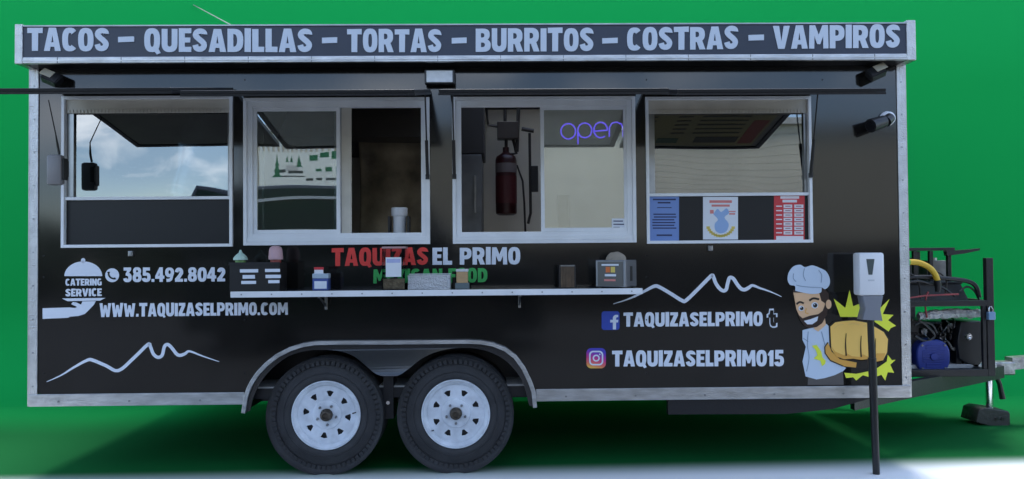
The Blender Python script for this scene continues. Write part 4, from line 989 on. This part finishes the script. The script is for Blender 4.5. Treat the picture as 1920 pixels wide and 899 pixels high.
fbar(gx0+.042, pr.x-.20, GY1-.07, GY1-.055, zz+.024, zz+.16, 'back_panel', blackp)
# padlock
pl = thing('padlock', 'blue padlock hanging on the black frame post', 'padlock', loc=hp(1858, 600, GY0-.015))
B().box(-.026, .022, -.02, .012, 0, .055, .005).build('body', mat('pale_blue_lock', (.16, .27, .42), .3), pl)
B().tube([(-.016, -.004, .054), (-.016, -.004, .075), (-.009, -.004, .09), (.004, -.004, .09), (.011, -.004, .075), (.011, -.004, .054)], .005, 8).build('shackle', chrome, pl, True)
# generator
gn = thing('generator', 'black engine generator with round blue cover on the hitch deck', 'generator', loc=(gx0+.3, 1.1, zbot+.0305))
def gl(px, py, Y): return Vector(at(px, py, Y))-Vector(gn.location)
a, b_ = gl(1690, 692, .95), gl(1838, 600, .95)
B().box(a.x-.25, b_.x+.10, -.02, .40, .03, b_.z-.02, .02).build('engine_block', blackm, gn)
pts = [gl(1797, 640, .80), gl(1803, 606, .80), gl(1838, 604, .80), gl(1846, 625, .80), gl(1846, 668, .80), gl(1832, 690, .80), gl(1800, 672, .80)]
plate('muffler_cover', [[(v.x, v.z) for v in pts]], -.30, -.05, blackp, gn, bevel=.006)
c = gl(1817, 632, .78); B().lathe([(.026, .30), (.026, .315), (.018, .315), (.018, .304), (0, .304)], (c.x, 0, c.z), 'y', 20).build('exhaust_ring', chrome, gn, True)
c = gl(1749, 669, .78); r_ = 29*(5.48)/FPX
bluec = mat('blue_engine_paint', (.02, .04, .24), .35)
sq = []
for kk in range(40):
    aa = 2*math.pi*kk/40; f_ = r_*1.0/((abs(math.cos(aa))**2.7+abs(math.sin(aa))**2.7)**(1/2.7)); sq.append((c.x+f_*math.cos(aa), c.z+f_*math.sin(aa)))
bc = plate('blue_cover', [sq], -.33, -.16, bluec, gn, bevel=.012)
for kk in range(9):
    z = c.z-r_*.66+kk*r_*.165; hw = r_*.72 if 1 < kk < 7 else r_*.5
    B().box(c.x-hw, c.x+hw, -.336, -.3302, z, z+r_*.07, .001).build('cooling_fin', bluec, bc)
B().lathe([(r_*.25, .331), (r_*.23, .342), (0, .344)], (c.x, 0, c.z), 'y', 24).build('cover_cap', bluec, bc, True)
for sx in (-1, 1):
    for sz in (-1, 1): B().cyl((c.x+sx*r_*.74, -.338, c.z+sz*r_*.74), (c.x+sx*r_*.74, -.329, c.z+sz*r_*.74), .008, n=6).build('screw', steel, bc)
B().box(a.x-.28, b_.x+.02, -.30, .36, .0, .028, .004).build('base_plate', mat('pale_grey_metal', (.45, .46, .46), .4, metal=.4), gn)
for (lst, rr) in (([(1722, 600), (1738, 612), (1752, 630), (1735, 640), (1715, 630)], .010), ([(1715, 610), (1730, 604), (1748, 610), (1756, 625)], .008), ([(1760, 650), (1775, 640), (1785, 655)], .008)):
    B().tube([gl(x, y, .78) for x, y in smooth_pts(lst, 4)], rr, 8).build('hose', blackp, gn, True)
a3, b3 = gl(1826, 705, .8), gl(1800, 690, .8)
B().box(gl(1797, 700, .8).x, gl(1806, 700, .8).x, -.28, -.2, .0285, pts[-1].z+.05).build('bracket', blackm, gn)
for k_ in range(9):
    x_ = random.uniform(1712, 1790); y_ = random.uniform(592, 612)
    pts_ = [(x_, y_), (x_+random.uniform(-14, 14), y_+random.uniform(6, 16)), (x_+random.uniform(-18, 22), y_+random.uniform(16, 30)), (x_+random.uniform(-14, 26), y_+random.uniform(22, 44))]
    B().tube([gl(x, y, random.uniform(.80, .84)) for x, y in smooth_pts(pts_, 4)], random.choice((.004, .006, .008)), 7).build('hose', mat('dark_pipe', (.03, .026, .024), .4) if k_ % 3 else steel, gn, True)
B().box(gl(1700, 600, .9).x-.2, gl(1716, 600, .9).x, -.25, .2, .03, gl(1716, 600, .9).z).build('side_cover', blackp, gn)
for (px_, py_, r__) in ((1733, 622, .022), (1786, 612, .018), (1790, 655, .016)):
    v_ = gl(px_, py_, .84); B().cyl((v_.x, v_.y, v_.z), (v_.x, v_.y+.05, v_.z), r__, n=18).build('fitting', steel, gn, True)
# foil wrap above the generator
fo = bpy.data.meshes.new('foil_wrap'); vv = []; ff = []
for i in range(28):
    for j in range(9):
        u, w_ = i/27, j/8
        p = Vector(at(1722+u*118, 588+ (10*(.5-u) if u < .5 else 0), .75)); aa = math.pi*2*w_
        rr = .035*(1-.35*abs(u-.55))
        p += Vector((random.uniform(-.006, .006), rr*math.cos(aa)+random.uniform(-.008, .008), rr*math.sin(aa)+random.uniform(-.007, .007))); vv.append(p)
for i in range(27):
    for j in range(8): ff.append((i*9+j, (i+1)*9+j, (i+1)*9+j+1, i*9+j+1))
ff.append(tuple(range(8, -1, -1))); ff.append(tuple(27*9+j for j in range(9)))
fo.from_pydata(vv, [], ff); fo.update()
o = newobj('exhaust_wrap', fo, mat('crumpled_foil', (.72, .72, .74), .28, metal=.75), gn)
for v in fo.vertices: v.co -= Vector(gn.location)
# battery box and wares on the deck
bb = thing('battery_box', 'long black battery case lying on the upper deck of the hitch frame', 'battery box', loc=(gx0+.2, .95, zz+.0005))
a, b_ = Vector(at(1690, 563, .8))-Vector(bb.location), Vector(at(1812, 533, .8))-Vector(bb.location)
B().hexa([(a.x-.3, -.15, .001), (b_.x+.02, -.15, .001), (b_.x+.02, .2, .001), (a.x-.3, .2, .001), (a.x-.3, -.13, b_.z), (b_.x-.03, -.13, b_.z), (b_.x-.03, .18, b_.z), (a.x-.3, .18, b_.z)]).build('case', blackp, bb)
B().box(a.x-.31, b_.x-.02, -.14, .19, b_.z+.0005, b_.z+.018, .005).build('lid', blackm, bb)
# gas bottle box and rack on top
rk = thing('roof_rack', 'thin black rack on posts above the hitch deck', 'rack', loc=(gx0+.2, .95, zz+.001))
def rl(px, py, Y): return Vector(at(px, py, Y))-Vector(rk.location)
for px in (1714, 1744, 1778):
    a = rl(px, 471, .86); B().box(a.x-.014, a.x+.014, -.105, -.077, 0.0, a.z, .003).build('post', blackm, rk)
    B().box(a.x-.014, a.x+.014, .31, .338, 0.0, a.z, .003).build('post', blackm, rk)
a, b_ = rl(1690, 471, .86), rl(1775, 471, .86)
B().box(a.x-.3, b_.x+.05, -.11, .34, a.z+.0005, a.z+.022, .003).build('top_plate', blackm, rk)
cpt = [rl(1768, 480, .84), rl(1800, 476, .84), rl(1828, 470, .84), rl(1829, 466, .84), rl(1812, 468, .84), rl(1785, 470, .84), rl(1766, 468, .84)]
plate('wing_handle', [[(v.x, v.z) for v in cpt]], -.165, -.125, blackm, rk)
cn = thing('metal_canister', 'dull grey metal box between the rack posts', 'box', loc=Vector((rl(1760, 500, 1.0).x+rk.location.x, 1.08, zz+.001)))
B().box(-.075, .07, -.06, .06, 0, at(1760, 489, 1.02).z-zz, .006).build('body', mat('dull_grey_metal', (.22, .21, .20), .45, metal=.5, var=.4, vscale=12), cn)
B().cyl((0, 0, at(1760, 489, 1.02).z-zz-.002), (0, 0, at(1760, 489, 1.02).z-zz+.02), .03, n=18).build('cap', steel, cn, True)
# cables
yc = thing('yellow_cable', 'thick yellow power cable with black plug hanging over the hitch frame', 'cable', loc=at(1700, 492, .66))
yo = Vector(yc.location)
lst = smooth_pts([(1675, 492), (1700, 492), (1722, 493), (1742, 502), (1753, 515), (1758, 528)], 5)
B().tube([Vector(at(x, y, .66))-yo for x, y in lst], .020, 12).build('cable', mat('yellow_rubber', (.62, .40, .03), .4), yc, True)
B().tube([Vector(at(x, y, .66))-yo for x, y in ((1757, 526), (1759, 536), (1758, 548))], [.024, .022, .016], 12).build('plug', blackp, yc, True)
B().tube([Vector(at(x, y, .66))-yo for x, y in ((1690, 492), (1704, 492))], .026, 12).build('green_collar', mat('green_vinyl', (.03, .34, .06), .45), yc, True)
bc_ = B().tube([Vector(at(x, y, .70)) for x, y in smooth_pts([(1690, 522), (1730, 520), (1780, 523), (1815, 528), (1830, 538), (1836, 558)], 5)], .016, 10).build('black_cable', blackp, None, True)
tag(bc_, 'black cable arching over the hitch deck to the frame post', 'cable')
for k_, (pp_, rr_, mm_) in enumerate((([(1700, 530), (1722, 527), (1745, 533), (1768, 540), (1790, 556)], .008, blackp), ([(1704, 512), (1716, 520), (1724, 536), (1726, 560)], .007, blackp), ([(1800, 548), (1812, 538), (1826, 545), (1838, 566)], .007, blackp), ([(1752, 508), (1766, 515), (1775, 530), (1772, 552)], .006, mat('dark_pipe', (.03, .026, .024), .4)))):
    o_ = B().tube([Vector(at(x, y, .68+.012*k_)) for x, y in smooth_pts(pp_, 4)], rr_, 8).build('black_cable', mm_, None, True)
    tag(o_, ('thin black cable sagging across the battery case', 'short black cable dropping from the yellow cable to the rail', 'short black cable looped beside the frame post', 'thin brown cable hanging in front of the grey metal box')[k_], 'cable')
rc = B().tube([Vector(at(x, y, .64)) for x, y in smooth_pts([(1700, 560), (1735, 555), (1775, 553), (1797, 552)], 4)], .006, 8).tube([Vector(at(x, y, .64)) for x, y in smooth_pts([(1738, 596), (1735, 575), (1737, 556), (1741, 548)], 4)], .006, 8).build('red_wire', mat('red_wire', (.22, .02, .025), .4), None, True)
tag(rc, 'thin red wire running along the hitch deck', 'wire')
# thin cable from the roof
oc = B().tube([Vector(at(434, 48, .4)), Vector(at(395, 27, 1.9)), Vector(at(352, 4, 3.6)), Vector(at(310, -20, 4.29))], .004, 6).build('overhead_cable', mat('grey_cable', (.25, .32, .24), .6), None)
tag(oc, 'thin grey cable rising from the trailer roof to the green wall', 'cable')

# ------------------------------------------------------------------ what the windows mirror: the building and van opposite
BY = -13.0
def rp(px, py, depth):                                        # point behind the camera seen mirrored at a pixel
    v = at(px, py, depth); return Vector((v.x, -depth, v.z))
bl_ = thing('cream_building', 'cream clad low building facing the trailer', 'building', loc=(5, BY, 0))
xl = rp(452, 300, 13).x; xr = xl+26; zt_ = rp(1480, 243, 13).z
lx = lambda x: x-5
B().box(lx(xl), lx(xr), -6, -.02, 0, zt_).build('wall', mat('cream_cladding', (.72, .64, .49), .7, var=.12, vscale=.7), bl_)
B().box(lx(xl)-.02, lx(xr)+.02, -.018, .05, 0, 1.55).build('added_dark_band', mat('dark_band_tone', (.045, .042, .04), .8, var=.3, vscale=4), bl_)  # added dark band standing in for unseen cars; darkens the low reflection
B().box(lx(xl)-.1, lx(xr)+.1, -6.1, .10, zt_+.001, zt_+.14).build('roof_edge', mat('pale_trim', (.55, .52, .46), .6), bl_)
xm = rp(660, 300, 13).x
xs2 = rp(1200, 300, 13).x; sd_ = B(); z = 1.6
while z < zt_-.1:
    sd_.hexa([(lx(xs2), -.018, z), (lx(xr), -.018, z), (lx(xr), -.0105, z), (lx(xs2), -.0105, z), (lx(xs2), -.018, z+.155), (lx(xr), -.018, z+.155), (lx(xr), -.013, z+.155), (lx(xs2), -.013, z+.155)]); z += .16
o = sd_.build('lap_siding', mat('cream_cladding', (.72, .64, .49), .7), bl_); o['kind'] = 'stuff'
cg = B(); x = xl
while x < xm-.06: cg.box(lx(x), lx(x)+.06, -.018, .03, .3, zt_-.05); x += .12
o = cg.build('corrugated_cladding', mat('pale_cladding', (.76, .74, .68), .6), bl_); o['kind'] = 'stuff'
bn = thing('banner', 'cream banner with green pine trees on the opposite building', 'banner', loc=(rp(560, 320, 13).x, BY+.06, rp(560, 350, 13).z))
bo = Vector(bn.location)
def bq(px, py): v = rp(px, py, 13-.06); return (v.x-bo.x, v.z-bo.z)
plate('cloth', [[bq(478, 285), bq(690, 283), bq(690, 349), bq(478, 351)]], -.005, .0, mat('banner_cloth', (.82, .80, .70), .7), bn)
gr = mat('banner_green', (.02, .16, .06), .6)
for (cx, y0, y1, w) in ((514, 288, 332, 11), (536, 290, 303, 5), (546, 290, 303, 5), (563, 287, 312, 9)):
    pts = []
    for i in range(4):
        yy = y0+(y1-y0)*i/4; ww = w*(i+.6)/4
        pts += [(cx+ww*.5, yy+(y1-y0)*.14), (cx+ww, yy+(y1-y0)*.25), (cx+ww*.6, yy+(y1-y0)*.25)]
    lf = [(2*cx-x, y) for x, y in pts][::-1]
    plate('pine_print', [[bq(cx, y0)]+[bq(*p) for p in pts]+[bq(*p) for p in lf]], .0005, .0035, gr, bn)
dkp = mat('banner_dark', (.05, .06, .05), .6)
for (x0, y0, x1, y1, m_) in ((518, 318, 532, 324, dkp), (534, 310, 560, 320, mat('pale_trim', (.55, .52, .46), .6)), (538, 320, 571, 325, dkp), (506, 330, 575, 332, dkp), (585, 290, 600, 300, gr), (604, 286, 618, 294, gr), (622, 284, 634, 296, gr), (640, 286, 660, 296, gr), (596, 314, 606, 319, gr), (612, 310, 622, 318, gr), (628, 308, 640, 317, gr), (646, 308, 664, 317, gr), (576, 334, 590, 339, dkp), (596, 332, 606, 337, dkp), (612, 331, 628, 336, dkp), (634, 330, 660, 335, dkp)):
    plate('print_mark', [[bq(x0, y0), bq(x1, y0-1), bq(x1, y1-1), bq(x0, y1)]], .0005, .003, m_, bn)
vn = thing('parked_van', 'dark van parked opposite the trailer', 'van', loc=(-1.9, -6.6, 0))
prof = [(-2.3, .35), (2.4, .35), (2.45, .8), (2.3, 1.12), (1.35, 1.25), (.75, 2.1), (.4, 2.2), (-2.1, 2.22), (-2.3, 1.9)]
vb = plate('body', [prof], -.9, .9, mat('dark_car_paint', (.03, .035, .04), .15, spec=.7), vn, bevel=.05)
plate('window', [[(1.15, 1.3), (.7, 1.85), (.3, 1.9), (.3, 1.3)]], .952, .956, mat('car_glass', (.02, .025, .03), .04), vn)
plate('window', [[(.2, 1.3), (.2, 1.9), (-2.0, 1.9), (-2.1, 1.3)]], .952, .956, mat('car_glass', (.02, .025, .03), .04), vn)
silvp = mat('highlight_silver', (.45, .46, .47), .55)  # pale bars drawn for the silver highlights on the van
B().box(-2.2, 2.2, .951, .965, 1.18, 1.22).box(-2.2, .5, .951, .965, 2.05, 2.09).box(-2.2, 2.2, .951, .965, 1.62, 1.66).build('highlight_bars', silvp, vn)
for x in (-1.5, 1.6):
    for y in (-.85, .72): B().lathe([(.2, 0), (.33, 0), (.35, -.02), (.35, -.16), (.33, -.18), (0, -.18)], (x, y+.18 if y > 0 else y, .35), 'y', 28).build('wheel', rubber, vn, True)

# hedge beyond the open ground at the left
hd = bmesh.new()
for x in range(-60, -3):
    for k in range(5):
        r_ = random.uniform(.5, .85); c_ = Vector((x*.8-3+random.uniform(-.3, .3), -19+random.uniform(-.5, .5), random.uniform(.3, 2.2)))
        mtx = Matrix.Translation(c_) @ Matrix.Diagonal((r_, r_, r_*.9, 1))
        bmesh.ops.create_icosphere(hd, subdivisions=2, radius=1, matrix=mtx)
for v in hd.verts: v.co += Vector((random.uniform(-1, 1), random.uniform(-1, 1), random.uniform(-1, 1)))*.09
me = bpy.data.meshes.new('hedge'); hd.to_mesh(me); hd.free()
hg = newobj('hedge', me, mat('hedge_leaves', (.035, .055, .022), .8, var=.5, vscale=5)); hg['label'] = 'long dark hedge across the open ground opposite the left end'; hg['category'] = 'hedge'
